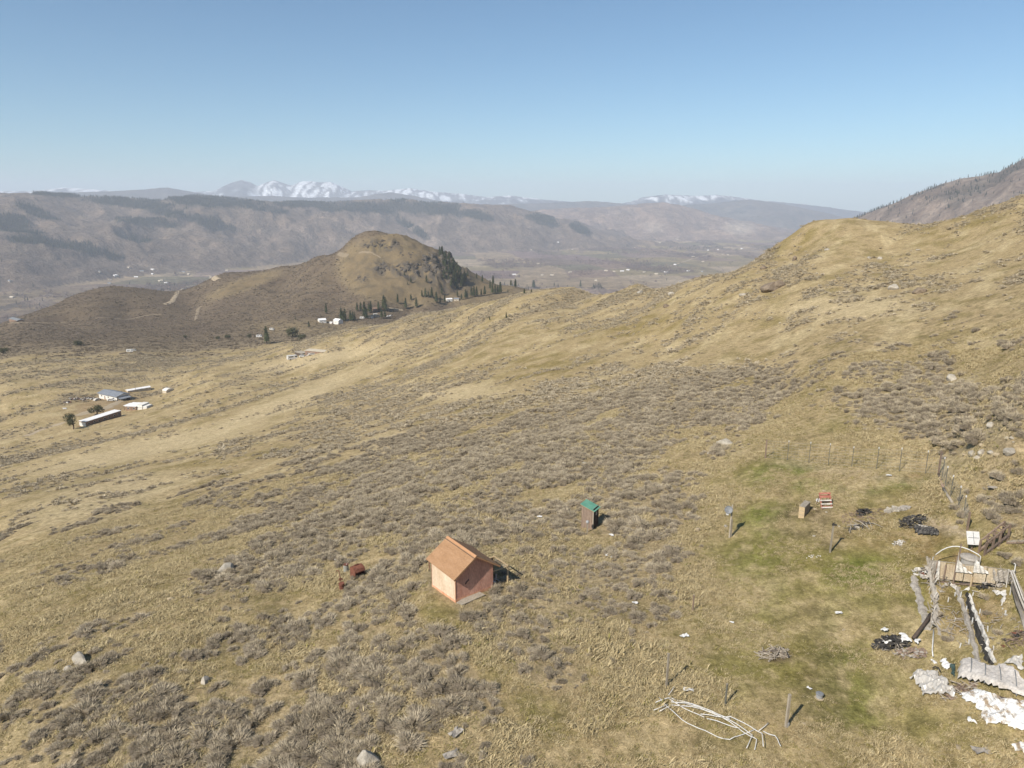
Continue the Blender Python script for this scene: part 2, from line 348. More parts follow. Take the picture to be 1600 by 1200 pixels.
_fb = np.maximum.reduce([blob(*q) for q in ((60, 333, 40, 10, 22), (20, 350, 40, 14), (40, 372, 45, 12), (110, 383, 60, 9, 8), (140, 395, 40, 8), (180, 402, 20, 6), (100, 303, 60, 5), (215, 318, 90, 9, 6), (255, 330, 50, 9, 12), (320, 315, 70, 11, 3), (400, 322, 60, 8, 10), (330, 348, 50, 11, 14), (240, 348, 60, 7, 5), (210, 372, 30, 6, 10),
        (560, 325, 90, 10, 2), (660, 325, 90, 12, 4), (740, 335, 40, 8, 15), (850, 345, 30, 10, 15), (905, 358, 20, 8, 20), (645, 358, 30, 8, 30), (470, 320, 60, 5))])
FOREST = (SRC == 1)*np.clip(sst(0.28, 0.62, _fb*0.75+fbm(GX/170, GY/260, 4, 120)*0.75)*_fb**.3+0.10*sst(.2, .5, fbm(GX/150, GY/150, 3, 124)), 0, 1)
FOREST = FOREST+(SRC == 5)*sst(0.0, 0.35, fbm(GX/160, GY/160, 4, 121)+0.06)+(SRC == 2)*0.3*sst(0.1, 0.4, fbm(GX/300, GY/300, 4, 122))
_al = pol(378, 322)[0]
SNOW = sst(0, 9, (np.where((PX > 330) & (PX < 560), 318, 312)-PY)+16*fbm(GX/500, GY/420, 4, 130)+10*ridged(GX/260, GY/900, 3, 131))
SNOW = SNOW*(1-0.93*blob(368, 296, 34, 17)*sst(-.6, .3, fbm(GX/200, GY/200, 3, 133)+.45))
SNOW = SNOW*(1-0.85*sst(0.30, 0.62, ridged(GX/170, GY/700, 3, 132)))
COVER = build_cover()
# ------------------------------------------------------------------ materials
def newmat(name, rough=0.9, spec=0.2):
    m = bpy.data.materials.new(name); m.use_nodes = True; n = m.node_tree.nodes; b = n['Principled BSDF']
    b.inputs['Roughness'].default_value = rough; b.inputs['Specular IOR Level'].default_value = spec
    return m, m.node_tree, b
def ramp(t, stops):
    r = t.nodes.new('ShaderNodeValToRGB'); e = r.color_ramp.elements
    while len(e) < len(stops): e.new(0.5)
    for q, (p, c) in zip(e, stops): q.position = p; q.color = (*c, 1)
    return r
def noise(t, scale, detail=4, rough=0.6, vec=None, dist=0):
    n = t.nodes.new('ShaderNodeTexNoise'); n.inputs['Scale'].default_value = scale; n.inputs['Detail'].default_value = detail
    n.inputs['Roughness'].default_value = rough; n.inputs['Distortion'].default_value = dist
    if vec is not None: t.links.new(vec, n.inputs['Vector'])
    return n
def mixn(t, a, b, fac, mode='MIX'):
    m = t.nodes.new('ShaderNodeMix'); m.data_type = 'RGBA'; m.blend_type = mode
    for s, v in ((m.inputs[0], fac), (m.inputs[6], a), (m.inputs[7], b)):
        if isinstance(v, (int, float)): s.default_value = v
        elif isinstance(v, tuple): s.default_value = (*v, 1)
        else: t.links.new(v, s)
    return m.outputs[2]
def scaled(t, out, sc):
    mp = t.nodes.new('ShaderNodeMapping'); mp.inputs['Scale'].default_value = sc; t.links.new(out, mp.inputs[0]); return mp.outputs[0]
def bump(t, b, h, s, d):
    n = t.nodes.new('ShaderNodeBump'); n.inputs['Strength'].default_value = s; n.inputs['Distance'].default_value = d
    t.links.new(h, n.inputs['Height']); t.links.new(n.outputs[0], b.inputs['Normal'])
def mat_wear(name, col, col2, scale=3.0, rough=0.85, bstr=0.3, bd=0.01, mapping=(1, 1, 1), rnd=0.0, metal=0.0, lo=0.35, hi=0.7, spec=0.25):
    m, t, b = newmat(name, rough, spec)
    tc = t.nodes.new('ShaderNodeTexCoord'); v = scaled(t, tc.outputs['Object'], mapping)
    n = noise(t, scale, 6, 0.65, v, 0.4); r = ramp(t, [(lo, col), (hi, col2)]); t.links.new(n.outputs[0], r.inputs[0])
    out = r.outputs[0]
    n2 = noise(t, scale*9, 3, 0.6, v)
    r2 = ramp(t, [(0.3, (0.72,)*3), (0.7, (1.12,)*3)]); t.links.new(n2.outputs[0], r2.inputs[0]); out = mixn(t, out, r2.outputs[0], 1.0, 'MULTIPLY')
    if rnd:
        oi = t.nodes.new('ShaderNodeObjectInfo'); r3 = ramp(t, [(0, (1-rnd,)*3), (1, (1+rnd,)*3)]); t.links.new(oi.outputs['Random'], r3.inputs[0])
        out = mixn(t, out, r3.outputs[0], 1.0, 'MULTIPLY')
    t.links.new(out, b.inputs['Base Color']); b.inputs['Metallic'].default_value = metal
    bump(t, b, n2.outputs[0], bstr, bd)
    return m
def land_mat(name, scales, amp, bscale, bdist, bstr=0.6):
    m, t, b = newmat(name, 0.95, 0.1)
    at = t.nodes.new('ShaderNodeAttribute'); at.attribute_name = 'cover'
    g = t.nodes.new('ShaderNodeNewGeometry'); P = g.outputs['Position']
    out = at.outputs['Color']
    for i, (s, an) in enumerate(scales):
        n = noise(t, s, 5, 0.7, scaled(t, P, an), 0.3)
        r = ramp(t, [(0.30, (1-amp, 1-amp*1.02, 1-amp*1.15)), (0.70, (1+amp, 1+amp*.97, 1+amp*1.05))] if name == 'dry_grass_ground' else [(0.30, (1-amp,)*3), (0.70, (1+amp,)*3)]); t.links.new(n.outputs[0], r.inputs[0])
        out = mixn(t, out, r.outputs[0], 1.0, 'MULTIPLY')
    t.links.new(out, b.inputs['Base Color'])
    n = noise(t, bscale, 7, 0.72, P); bump(t, b, n.outputs[0], bstr, bdist)
    return m
M = {}
M['ground'] = land_mat('dry_grass_ground', [(3.0, (1, .7, 1)), (0.9, (.8, 1, 1)), (9.0, (1, 1, 1))], 0.34, 4.0, 0.25)
M['valley'] = land_mat('valley_land', [(0.006, (1, 1, 1)), (0.02, (1, 1, 1)), (0.08, (1, 1, 1))], 0.28, 0.018, 42, 1.0)
M['mount'] = land_mat('mountain_land', [(0.0055, (1, 1, 1)), (0.017, (1, 1, 1)), (0.06, (1, 1, 1))], 0.30, 0.012, 70, 1.0)

# ------------------------------------------------------------------ object helpers
def link(name, verts, faces, mat, parent=None, smooth=False):
    me = bpy.data.meshes.new(name); me.from_pydata([tuple(v) for v in verts], [], faces)
    me.materials.append(mat) if not isinstance(mat, (list, tuple)) else [me.materials.append(q) for q in mat]
    if smooth: me.polygons.foreach_set('use_smooth', [True]*len(me.polygons))
    me.update(); o = bpy.data.objects.new(name, me); COL.objects.link(o)
    if parent is not None: o.parent = parent
    return o
def tag(o, label=None, cat=None, group=None, kind=None):
    if label: o['label'] = label
    if cat: o['category'] = cat
    if group: o['group'] = group
    if kind: o['kind'] = kind
    return o
def empty(name, loc, rz=0.0, label=None, cat=None, group=None, rot=None, sc=1.0):
    o = bpy.data.objects.new(name, None); COL.objects.link(o); o.location = loc
    o.rotation_euler = rot if rot is not None else (0, 0, rz); o.scale = (sc,)*3 if isinstance(sc, (int, float)) else sc; o.empty_display_size = 0.3
    return tag(o, label, cat, group)
def copy_tree(o, parent=None):
    c = o.copy(); COL.objects.link(c)
    if parent is not None: c.parent = parent
    for ch_ in list(o.children): copy_tree(ch_, c)
    return c
class MB:
    def __init__(s): s.v = []; s.f = []
    def add(s, v, f):
        k = len(s.v); s.v += [tuple(q) for q in v]; s.f += [tuple(k+i for i in q) for q in f]; return s
    def box(s, c, d, rot=None, top=None):
        x, y, z = d[0]/2, d[1]/2, d[2]/2
        vs_ = [Vector((sx*x, sy*y, sz*z)) for sz in (-1, 1) for sy in (-1, 1) for sx in (-1, 1)]
        if rot is not None:
            e = Euler(rot).to_matrix() if not isinstance(rot, Matrix) else rot; vs_ = [e@q for q in vs_]
        vs_ = [q+Vector(c) for q in vs_]
        return s.add(vs_, [(0, 2, 3, 1), (4, 5, 7, 6), (0, 1, 5, 4), (2, 6, 7, 3), (0, 4, 6, 2), (1, 3, 7, 5)])
    def bar(s, a, b, w, h=None, n=None):
        """square bar (n=None) or round tube with n sides from a to b"""
        a = Vector(a); b = Vector(b); d = (b-a).normalized(); up = Vector((0, 0, 1)) if abs(d.z) < .95 else Vector((1, 0, 0))
        x = d.cross(up).normalized(); y = x.cross(d)
        h = h or w
        if n is None: ring = [(-w/2, -h/2), (w/2, -h/2), (w/2, h/2), (-w/2, h/2)]
        else: ring = [(w/2*math.cos(i*2*math.pi/n), h/2*math.sin(i*2*math.pi/n)) for i in range(n)]
        k = len(ring); v = [a+x*p+y*q for p, q in ring]+[b+x*p+y*q for p, q in ring]
        return s.add(v, [(i, (i+1) % k, k+(i+1) % k, k+i) for i in range(k)]+[tuple(range(k))[::-1], tuple(range(k, 2*k))])
    def tube(s, pts, r, n=6):
        pts = [Vector(p) for p in pts]; v = []; f = []
        rr = r if hasattr(r, '__len__') else [r]*len(pts)
        for i, p in enumerate(pts):
            d = (pts[min(i+1, len(pts)-1)]-pts[max(i-1, 0)]).normalized(); up = Vector((0, 0, 1)) if abs(d.z) < .9 else Vector((1, 0, 0))
            x = d.cross(up).normalized(); y = x.cross(d)
            v += [p+(x*math.cos(j*2*math.pi/n)+y*math.sin(j*2*math.pi/n))*rr[i] for j in range(n)]
        for i in range(len(pts)-1):
            f += [(i*n+j, i*n+(j+1) % n, (i+1)*n+(j+1) % n, (i+1)*n+j) for j in range(n)]
        f += [tuple(range(n))[::-1], tuple(range((len(pts)-1)*n, len(pts)*n))]
        return s.add(v, f)
    def lathe(s, prof, c=(0, 0, 0), n=14):
        v = []; f = []; c = Vector(c)
        for r_, z in prof: v += [c+Vector((r_*math.cos(j*2*math.pi/n), r_*math.sin(j*2*math.pi/n), z)) for j in range(n)]
        for i in range(len(prof)-1): f += [(i*n+j, i*n+(j+1) % n, (i+1)*n+(j+1) % n, (i+1)*n+j) for j in range(n)]
        f += [tuple(range(n))[::-1], tuple(range((len(prof)-1)*n, len(prof)*n))]
        return s.add(v, f)
    def prism(s, poly, a, b, axis):
        """poly of 2-D points extruded along axis 'x','y' or 'z' from a to b"""
        def P(p, t): return {'x': (t, p[0], p[1]), 'y': (p[0], t, p[1]), 'z': (p[0], p[1], t)}[axis]
        k = len(poly)
        return s.add([P(p, a) for p in poly]+[P(p, b) for p in poly], [(i, (i+1) % k, k+(i+1) % k, k+i) for i in range(k)]+[tuple(range(k))[::-1], tuple(range(k, 2*k))])
    def build(s, name, mat, parent=None, smooth=False, **kw):
        o = link(name, s.v, s.f, mat, parent, smooth)
        bm = bmesh.new(); bm.from_mesh(o.data); bmesh.ops.recalc_face_normals(bm, faces=bm.faces); bm.to_mesh(o.data); bm.free()
        return tag(o, **kw) if kw else o

# ------------------------------------------------------------------ the land, split into three named sheets that share their edge rings
def sheet(name, i0, i1, mat, label=None):
    X = GX[i0:i1+1]; Y = GY[i0:i1+1]; Z = GZ[i0:i1+1]; C = COVER[i0:i1+1]; nr = X.shape[0]
    v = np.stack([X, Y, Z], -1).reshape(-1, 3)
    idx = np.arange(nr*NC).reshape(nr, NC)
    q = np.stack([idx[:-1, :-1], idx[:-1, 1:], idx[1:, 1:], idx[1:, :-1]], -1).reshape(-1, 4)[:, ::-1]
    me = bpy.data.meshes.new(name); me.vertices.add(len(v)); me.vertices.foreach_set('co', v.ravel())
    me.loops.add(q.size); me.loops.foreach_set('vertex_index', q.ravel().astype(np.int32))
    me.polygons.add(len(q)); me.polygons.foreach_set('loop_start', np.arange(0, q.size, 4, dtype=np.int32))
    me.polygons.foreach_set('use_smooth', np.ones(len(q), bool))
    me.update(); me.validate()
    a = me.attributes.new('cover', 'FLOAT_COLOR', 'POINT'); cc = np.ones((len(v), 4)); cc[:, :3] = np.clip(C.reshape(-1, 3), 0.01, 0.95); a.data.foreach_set('color', cc.ravel())
    me.materials.append(mat); o = bpy.data.objects.new(name, me); COL.objects.link(o); return tag(o, kind='structure', label=label)
i1 = int(np.searchsorted(LD, math.log(1700))); i2 = int(np.searchsorted(LD, math.log(9000)))
gr_o = sheet('ground', 0, i1, M['ground'], 'dry grass hillside falling to the left with a butte beyond')
sheet('valley', i1, i2, M['valley'], 'hazy valley floor with fields and brown hills on its far side')
sheet('mountains', i2, NR-1, M['mount'], 'blue distant mountains with snow on the highest peaks')

# ------------------------------------------------------------------ haze
HAZE_D = 0.000085
hb = MB(); zt = 560.0; zb = float(GZ.min())-2.0
hb.box((0, 8000, (zt+zb)/2), (42000, 24000, zt-zb))
hm = bpy.data.materials.new('haze_air'); hm.use_nodes = True; hm.node_tree.nodes.clear()
pv = hm.node_tree.nodes.new('ShaderNodeVolumePrincipled'); ho_ = hm.node_tree.nodes.new('ShaderNodeOutputMaterial')
pv.inputs['Color'].default_value = (0.80, 0.87, 1.0, 1); pv.inputs['Density'].default_value = HAZE_D; pv.inputs['Anisotropy'].default_value = 0.0
hm.node_tree.links.new(pv.outputs[0], ho_.inputs['Volume'])
hz = hb.build('haze', hm); tag(hz, 'thin pale haze filling the valley air', 'haze', kind='stuff')

# ------------------------------------------------------------------ brush, grass, trees: prototypes
PROTO = {}
def proto_coll(name, objs):
    c = bpy.data.collections.new(name)
    for o in objs:
        COL.objects.unlink(o); c.objects.link(o)
    PROTO[name] = c; return c
def plant_mat(name, c1, c2, hue_rnd=0.25, trans=0.25):
    m, t, b = newmat(name, 0.9, 0.1)
    oi = t.nodes.new('ShaderNodeObjectInfo'); r = ramp(t, [(0, c1), (1, c2)]); t.links.new(oi.outputs['Random'], r.inputs[0])
    g = t.nodes.new('ShaderNodeNewGeometry')
    n = noise(t, 2.3, 3, 0.6, g.outputs['Position']); r2 = ramp(t, [(0.3, (1-hue_rnd,)*3), (0.7, (1+hue_rnd,)*3)]); t.links.new(n.outputs[0], r2.inputs[0])
    o = mixn(t, r.outputs[0], r2.outputs[0], 1.0, 'MULTIPLY')
    t.links.new(o, b.inputs['Base Color'])
    return m
M['sage'] = plant_mat('sagebrush_twigs', (0.29, 0.242, 0.172), (0.44, 0.372, 0.268))
M['sage_core'] = plant_mat('sagebrush_wood', (0.15, 0.122, 0.09), (0.20, 0.165, 0.12))
M['grass_dry'] = plant_mat('dry_grass_blades', (0.33, 0.258, 0.138), (0.47, 0.385, 0.228))
M['grass_green'] = plant_mat('green_grass_blades', (0.17, 0.155, 0.052), (0.28, 0.23, 0.09))
M['needles'] = plant_mat('pine_needles', (0.038, 0.048, 0.022), (0.068, 0.076, 0.036))
M['far_needles'] = plant_mat('far_pine_needles', (0.018, 0.026, 0.016), (0.030, 0.038, 0.022))
M['bark'] = mat_wear('bark', (0.10, 0.07, 0.05), (0.17, 0.12, 0.09), 6)
def bush_mesh(seed, ntw, r=0.5, h=0.6, w=0.0092, core=True, flat=1.0):
    rg = random.Random(seed); mb = MB(); core_f = []
    subs = [(rg.uniform(-.5, .5)*r*1.2, rg.uniform(-.5, .5)*r*1.2, rg.uniform(0.6, 1.0)) for _ in range(rg.randint(4, 6))]
    for i in range(ntw):
        sx, sy, sh = subs[i % len(subs)]
        a = rg.uniform(0, 2*math.pi); e = math.asin(rg.uniform(0.12, 1.0)); L = r*0.62*rg.uniform(0.7, 1.1)
        d = Vector((math.cos(a)*math.cos(e), math.sin(a)*math.cos(e), math.sin(e)*h/r*1.1*sh))
        p0 = Vector((sx*.6, sy*.6, 0.0))+d*L*rg.uniform(0.30, 0.75); p1 = Vector((sx, sy, 0))+d*L*rg.uniform(0.95, 1.45)
        s = Vector((rg.uniform(-1, 1), rg.uniform(-1, 1), rg.uniform(-.6, .6))).normalized()*w*rg.uniform(.6, 1.3)
        m_ = (p0+p1)/2+s*1.2+Vector((rg.uniform(-.03, .03), rg.uniform(-.03, .03), 0))
        mb.add([p0-s*.3, m_-s, p1, m_+s], [(0, 1, 2, 3)])
    nt_ = len(mb.f)
    if core:
        for sx, sy, sh in subs:
            k = 5; v = [Vector((sx+math.cos(j*2*math.pi/k)*r*.30, sy+math.sin(j*2*math.pi/k)*r*.42, 0.0)) for j in range(k)]+[Vector((sx+math.cos(j*2*math.pi/k)*r*.34, sy+math.sin(j*2*math.pi/k)*r*.34, h*.40*sh)) for j in range(k)]+[Vector((sx, sy, h*.45*sh))]
            mb.add(v, [(j, (j+1) % k, k+(j+1) % k, k+j) for j in range(k)]+[(k+j, k+(j+1) % k, 2*k) for j in range(k)])
    o = link('sagebrush', mb.v, mb.f, [M['sage'], M['sage_core']])
    o.data.polygons.foreach_set('material_index', [0]*nt_+[1]*(len(mb.f)-nt_)); return o
bushes = [bush_mesh(s, 860, r=.5, h=.55+.06*(s % 3)) for s in range(1, 8)]
BUSH_ME = [o.data for o in bushes]
proto_coll('bush_near', bushes)
proto_coll('bush_far', [bush_mesh(40+s, 80, r=.52, h=.52, w=.055, core=False) for s in range(5)])
M['bench_brush'] = plant_mat('brown_bench_brush', (0.15, 0.12, 0.085), (0.23, 0.185, 0.135))
_bb = [bush_mesh(60+s, 50, r=.52, h=.52, w=.075, core=False) for s in range(4)]
for o in _bb: o.data.materials[0] = M['bench_brush']
proto_coll('bush_bench', _bb)
def tuft_mesh(seed, mat, n=16, h=0.30, spread=0.16, lean=0.5, w=0.016):
    rg = random.Random(seed); mb = MB()
    for i in range(n):
        a = rg.uniform(0, 6.283); b = Vector((rg.gauss(0, spread*.6), rg.gauss(0, spread*.6), -0.02))
        L = h*rg.uniform(.5, 1.15); d = Vector((math.cos(a)*.5+lean, math.sin(a)*.5, 1)).normalized()
        s = Vector((-math.sin(a), math.cos(a), 0))*w*rg.uniform(.7, 1.4)
        mid = b+d*L*.55; tip = b+d*L+Vector((math.cos(a)*.25+lean*.7, math.sin(a)*.25, -.25))*L*.6
        mb.add([b-s, b+s, mid+s*.8, mid-s*.8, tip], [(0, 1, 2, 3), (3, 2, 4)])
    return link('grass_tuft', mb.v, mb.f, mat)
proto_coll('tuft_dry', [tuft_mesh(s, M['grass_dry'], 26, .17+.04*(s % 3), .20, .30, .008) for s in range(5)])
proto_coll('tuft_green', [tuft_mesh(20+s, M['grass_green'], 20, .13, .17, .15, .014) for s in range(4)])
def conifer_parts(seed, n=300, H=1.0, R_=0.21, base=0.10, far=False):
    rg = random.Random(seed); mb = MB()
    lean = [(rg.uniform(-1, 1)*.02, rg.uniform(-1, 1)*.02) for _ in range(3)]
    lay = 15 if not far else 6
    skip = set()
    for i in range(n):
        t = (rg.random()**0.8); z = base+(1-base)*t*H
        rad = R_*(1-t)**0.75*(0.75+0.35*math.sin(t*lay*6.28/2+seed)+rg.uniform(-.12, .25))+.008
        a = rg.uniform(0, 6.283); rad *= 1+.22*math.sin(a*2+seed+t*5)
        rr = rad*rg.uniform(.45, 1.0)
        c = Vector((math.cos(a)*rr, math.sin(a)*rr, z-.12*rr)); q = (0.045 if not far else .09)*H*rg.uniform(.6, 1.2)
        d = Vector((math.cos(a), math.sin(a), rg.uniform(-.5, .2))).normalized(); s = Vector((-math.sin(a), math.cos(a), rg.uniform(-.4, .4)))
        mb.add([c-d*q*.5-s*q*.35, c-d*q*.5+s*q*.35, c+d*q*.7+s*q*.12, c+d*q*.6-s*q*.2+Vector((0, 0, -q*.2))], [(0, 1, 2, 3)])
    k = 7; 
    mb.lathe([(R_*.42, base+.05), (R_*.38, .4), (R_*.22, .7), (.004, .97)], n=k)
    cr = MB(); cr.v, cr.f = mb.v, mb.f
    tr = MB().tube([(0, 0, -.03), (0, 0, .3), (0, 0, .9)], [.018, .014, .004], 6)
    return cr, tr
def far_tree(seed):
    cr, tr = conifer_parts(seed, 26, far=True, R_=.2, base=.05)
    return link('far_pine', cr.v, cr.f, M['far_needles'])
proto_coll('far_pine', [far_tree(s) for s in range(4)])

def scatter_obj(name, pts, scl, rot, coll, nvar, kind='stuff', label=None, cat=None):
    me = bpy.data.meshes.new(name); n = len(pts); me.vertices.add(n); me.vertices.foreach_set('co', np.asarray(pts, float).ravel())
    for an, ty, arr in (('scl', 'FLOAT_VECTOR', scl), ('rot', 'FLOAT_VECTOR', rot)):
        a = me.attributes.new(an, ty, 'POINT'); a.data.foreach_set('vector', np.asarray(arr, float).ravel())
    a = me.attributes.new('var', 'INT', 'POINT'); a.data.foreach_set('value', RNG.integers(0, nvar, n).astype(np.int32))
    o = bpy.data.objects.new(name, me); COL.objects.link(o)
    g = bpy.data.node_groups.new(name+'_scatter', 'GeometryNodeTree')
    g.interface.new_socket('Geometry', in_out='INPUT', socket_type='NodeSocketGeometry'); g.interface.new_socket('Geometry', in_out='OUTPUT', socket_type='NodeSocketGeometry')
    N = g.nodes; gi_ = N.new('NodeGroupInput'); go = N.new('NodeGroupOutput'); ip = N.new('GeometryNodeInstanceOnPoints'); ci = N.new('GeometryNodeCollectionInfo')
    ci.inputs['Collection'].default_value = PROTO[coll]; ci.inputs['Separate Children'].default_value = True; ci.inputs['Reset Children'].default_value = True
    def attr(nm, ty):
        q = N.new('GeometryNodeInputNamedAttribute'); q.data_type = ty; q.inputs['Name'].default_value = nm; return q.outputs['Attribute']
    L = g.links
    L.new(gi_.outputs[0], ip.inputs['Points']); L.new(ci.outputs[0], ip.inputs['Instance']); ip.inputs['Pick Instance'].default_value = True
    L.new(attr('var', 'INT'), ip.inputs['Instance Index']); L.new(attr('scl', 'FLOAT_VECTOR'), ip.inputs['Scale'])
    e2 = N.new('FunctionNodeEulerToRotation'); L.new(attr('rot', 'FLOAT_VECTOR'), e2.inputs[0]); L.new(e2.outputs[0], ip.inputs['Rotation'])
    L.new(ip.outputs[0], go.inputs[0])
    md = o.modifiers.new('scatter', 'NODES'); md.node_group = g
    return tag(o, label, cat, kind=kind)

# ------------------------------------------------------------------ scatter sagebrush and grass
def sample_polar(n, d0, d1, amax=41.5, powr=1.0):
    """random places, more or less even on the ground when powr=2, even per distance when 1"""
    a = RNG.uniform(-R(amax), R(amax), n)
    u = RNG.random(n); D = (d0**powr+(d1**powr-d0**powr)*u)**(1/powr)
    return D*np.sin(a), D*np.cos(a), D
def inview(x, y, z, mrg=40):
    px, py = proj(x, y, z); return (px > -mrg) & (px < 1600+mrg) & (py > 200) & (py < 1200+mrg*2), px, py
def place_bushes(n, d0, d1, powr, thr_pow=1.0):
    x, y, D = sample_polar(n, d0, d1, powr=powr); z = gi(GZ, x, y); ok, px, py = inview(x, y, z)
    x, y, D, z, px, py = [q[ok] for q in (x, y, D, z, px, py)]
    br = brush_density(px, py, x, y, D)
    keep = RNG.random(len(x)) < br**thr_pow
    return [q[keep] for q in (x, y, z, D, px, py)]+[br[keep]]
def keepclear(px, py):
    b = np.zeros(len(px), bool)
    for cx, cy, rx, ry in CLEAR: b |= ((px-cx)/rx)**2+((py-cy)/ry)**2 < 1
    return ~b
CLEAR = [(715, 905, 62, 52), (560, 893, 20, 12), (533, 905, 14, 16), (925, 812, 22, 24), (352, 889, 18, 9), (122, 1028, 24, 24), (320, 1062, 10, 8), (575, 1188, 18, 16),
         (1133, 690, 16, 8), (1487, 593, 17, 13), (1548, 665, 17, 11), (1548, 707, 54, 17), (1578, 686, 15, 9), (1205, 447, 24, 10), (1397, 449, 12, 7), (1090, 828, 10, 7)]
def rots(n, tilt=0.12):
    return np.stack([RNG.normal(0, tilt, n), RNG.normal(0, tilt, n), RNG.uniform(0, 6.283, n)], -1)
# nearest band: twiggy bushes
bx, by, bzz, bD, bpx, bpy_, bbr = place_bushes(31000, 28, 150, 2.0)
k = keepclear(bpx, bpy_); bx, by, bzz, bD, bpx, bpy_, bbr = [q[k] for q in (bx, by, bzz, bD, bpx, bpy_, bbr)]
bs = np.exp(RNG.normal(-.10, .42, len(bx)))*(0.58+0.55*np.clip(bbr, 0, 1)+0.45*fbm(bx/9, by/9, 3, 200))
right = blob(900, 950, 160, 140, px=bpx, py=bpy_); bs *= (1-0.38*right)*(1+.15*blob(420, 1130, 480, 170, px=bpx, py=bpy_))
bs = np.clip(bs, .25, 1.9)
bscl = np.stack([bs*RNG.uniform(.85, 1.25, len(bx)), bs*RNG.uniform(.85, 1.25, len(bx)), bs*RNG.uniform(.75, 1.1, len(bx))], -1)
brt = rots(len(bx))
inn = (bpx > 0) & (bpx < 1600) & (bpy_ < 1195) & (bpy_ > 0)
order = np.argsort(-(bs/bD)*inn)
top = order[:300]; rest = order[300:]
LMK = [(712, 905, 'pink shed'), (124, 1028, 'long jagged boulder'), (320, 1060, 'pale rounded boulder'), (576, 1188, 'boulder at the bottom edge'), (563, 895, 'rusty hood'), (352, 889, 'low flat boulder'),
       (0, 1200, 'bottom left corner'), (706, 1183, 'pale plastic in the bottom brush'), (1041, 1075, 'pale lower fence post'), (1100, 1120, 'white pipe pile'), (535, 920, 'rusty can'), (240, 1075, 'small flat rock'), (266, 937, 'small tan rock'),
       (740, 932, 'plywood board'), (1069, 996, 'white rag in the grass'), (1082, 956, 'thin leaning post'), (953, 871, 'white scrap below the outhouse'), (992, 944, 'white rag in the thicket'), (712, 1148, 'grey plastic scrap'), (1208, 1020, 'brush pile'), (925, 812, 'outhouse')]
ORD = ['nearest', 'second', 'third', 'fourth', 'fifth', 'sixth', 'seventh', 'eighth', 'ninth', 'tenth', 'eleventh', 'twelfth', 'thirteenth', 'fourteenth', 'fifteenth', 'sixteenth', 'seventeenth', 'eighteenth', 'nineteenth', 'twentieth']+['twenty-'+w for w in ('first', 'second', 'third', 'fourth', 'fifth', 'sixth', 'seventh', 'eighth', 'ninth')]+['thirtieth']+['thirty-'+w for w in ('first', 'second', 'third', 'fourth', 'fifth', 'sixth', 'seventh', 'eighth', 'ninth')]
cells = {}
for i in top:
    dd_ = [((bpx[i]-a)**2+(1.6*(bpy_[i]-b))**2, k_) for k_, (a, b, _) in enumerate(LMK)]; q, k_ = min(dd_); dx = bpx[i]-LMK[k_][0]; dy = 1.6*(bpy_[i]-LMK[k_][1])
    side = ('right of' if dx > 0 else 'left of') if abs(dx) > abs(dy) else ('below' if dy > 0 else 'above')
    if LMK[k_][2] == 'bottom left corner': side = 'from'
    size = 'large' if bs[i] > 1.25 else ('small' if bs[i] < .85 else 'medium')
    cells.setdefault((k_, side, size), []).append((q, i))
for (k_, side, size), L in cells.items():
    for r_, (q, i) in enumerate(sorted(L)):
        o = bpy.data.objects.new('sagebrush', BUSH_ME[int(i) % len(BUSH_ME)]); COL.objects.link(o)
        o.location = (bx[i], by[i], bzz[i]-.02); o.scale = bscl[i]; o.rotation_euler = brt[i]
        rk = ORD[min(r_, len(ORD)-1)]; tag(o, f'{size} grey sagebrush, {rk} of its size {side} the {LMK[k_][2]}', 'sagebrush', 'grey sagebrushes on the near slope')
pts = np.stack([bx, by, bzz-.02], -1)
scatter_obj('sagebrush_cover', pts[rest], bscl[rest], brt[rest], 'bush_near', 7, label='dense grey sagebrush covering the hillside around the shed', cat='sagebrush')
def far_band(name, n, d0, d1, s0, label, powr=2.0, tp=1.0, coll='bush_far', nv=5):
    x, y, z, D, px, py, br = place_bushes(n, d0, d1, powr, tp)
    kk = keepclear(px, py); x, y, z, D, px, py = [q[kk] for q in (x, y, z, D, px, py)]
    s = s0*np.exp(RNG.normal(0, .3, len(x)))*(1+.3*fbm(x/20, y/20, 2, 201))
    scatter_obj(name, np.stack([x, y, z-.03], -1), np.stack([s*1.15, s*1.15, s], -1), rots(len(x)), coll, nv, label=label, cat='sagebrush')
far_band('sagebrush_slope', 82000, 150, 330, 0.98, 'grey sagebrush patches streaking across the upper slope')
far_band('sagebrush_slope', 82000, 330, 640, 1.32, 'grey sagebrush patches on the far side of the grassy slope')
far_band('sagebrush_bench', 80000, 640, 1500, 2.2, 'brown sagebrush covering the bench and knoll below the butte', powr=1.6, coll='bush_bench', nv=4)

# grass tufts
x, y, D = sample_polar(270000, 28, 130, powr=1.6); z = gi(GZ, x, y); ok, px, py = inview(x, y, z)
x, y, D, z, px, py = [q[ok] for q in (x, y, D, z, px, py)]
br = brush_density(px, py, x, y, D)
tall = sst(-.3, .35, fbm(x/6, y/6, 3, 210)+0.3*fbm(x*.15, y*.5, 3, 211))
yard = np.maximum(blob(1260, 960, 180, 320, px=px, py=py, soft=.4), blob(1500, 1010, 130, 220, px=px, py=py, soft=.3))
keep = (RNG.random(len(x)) < (0.38+0.62*tall)*(1-.6*br))
bare = np.maximum(blob(1265, 815, 60, 28, px=px, py=py), blob(700, 955, 40, 14, px=px, py=py)); keep &= RNG.random(len(x)) > bare*.8
shed_m = (((px-715)/50)**2+((py-905)/38)**2 < 1); keep &= ~shed_m
x, y, D, z, px, py, tall, yard = [q[keep] for q in (x, y, D, z, px, py, tall, yard)]
isg = RNG.random(len(x)) < (0.30+0.4*yard)*(1.15-tall)
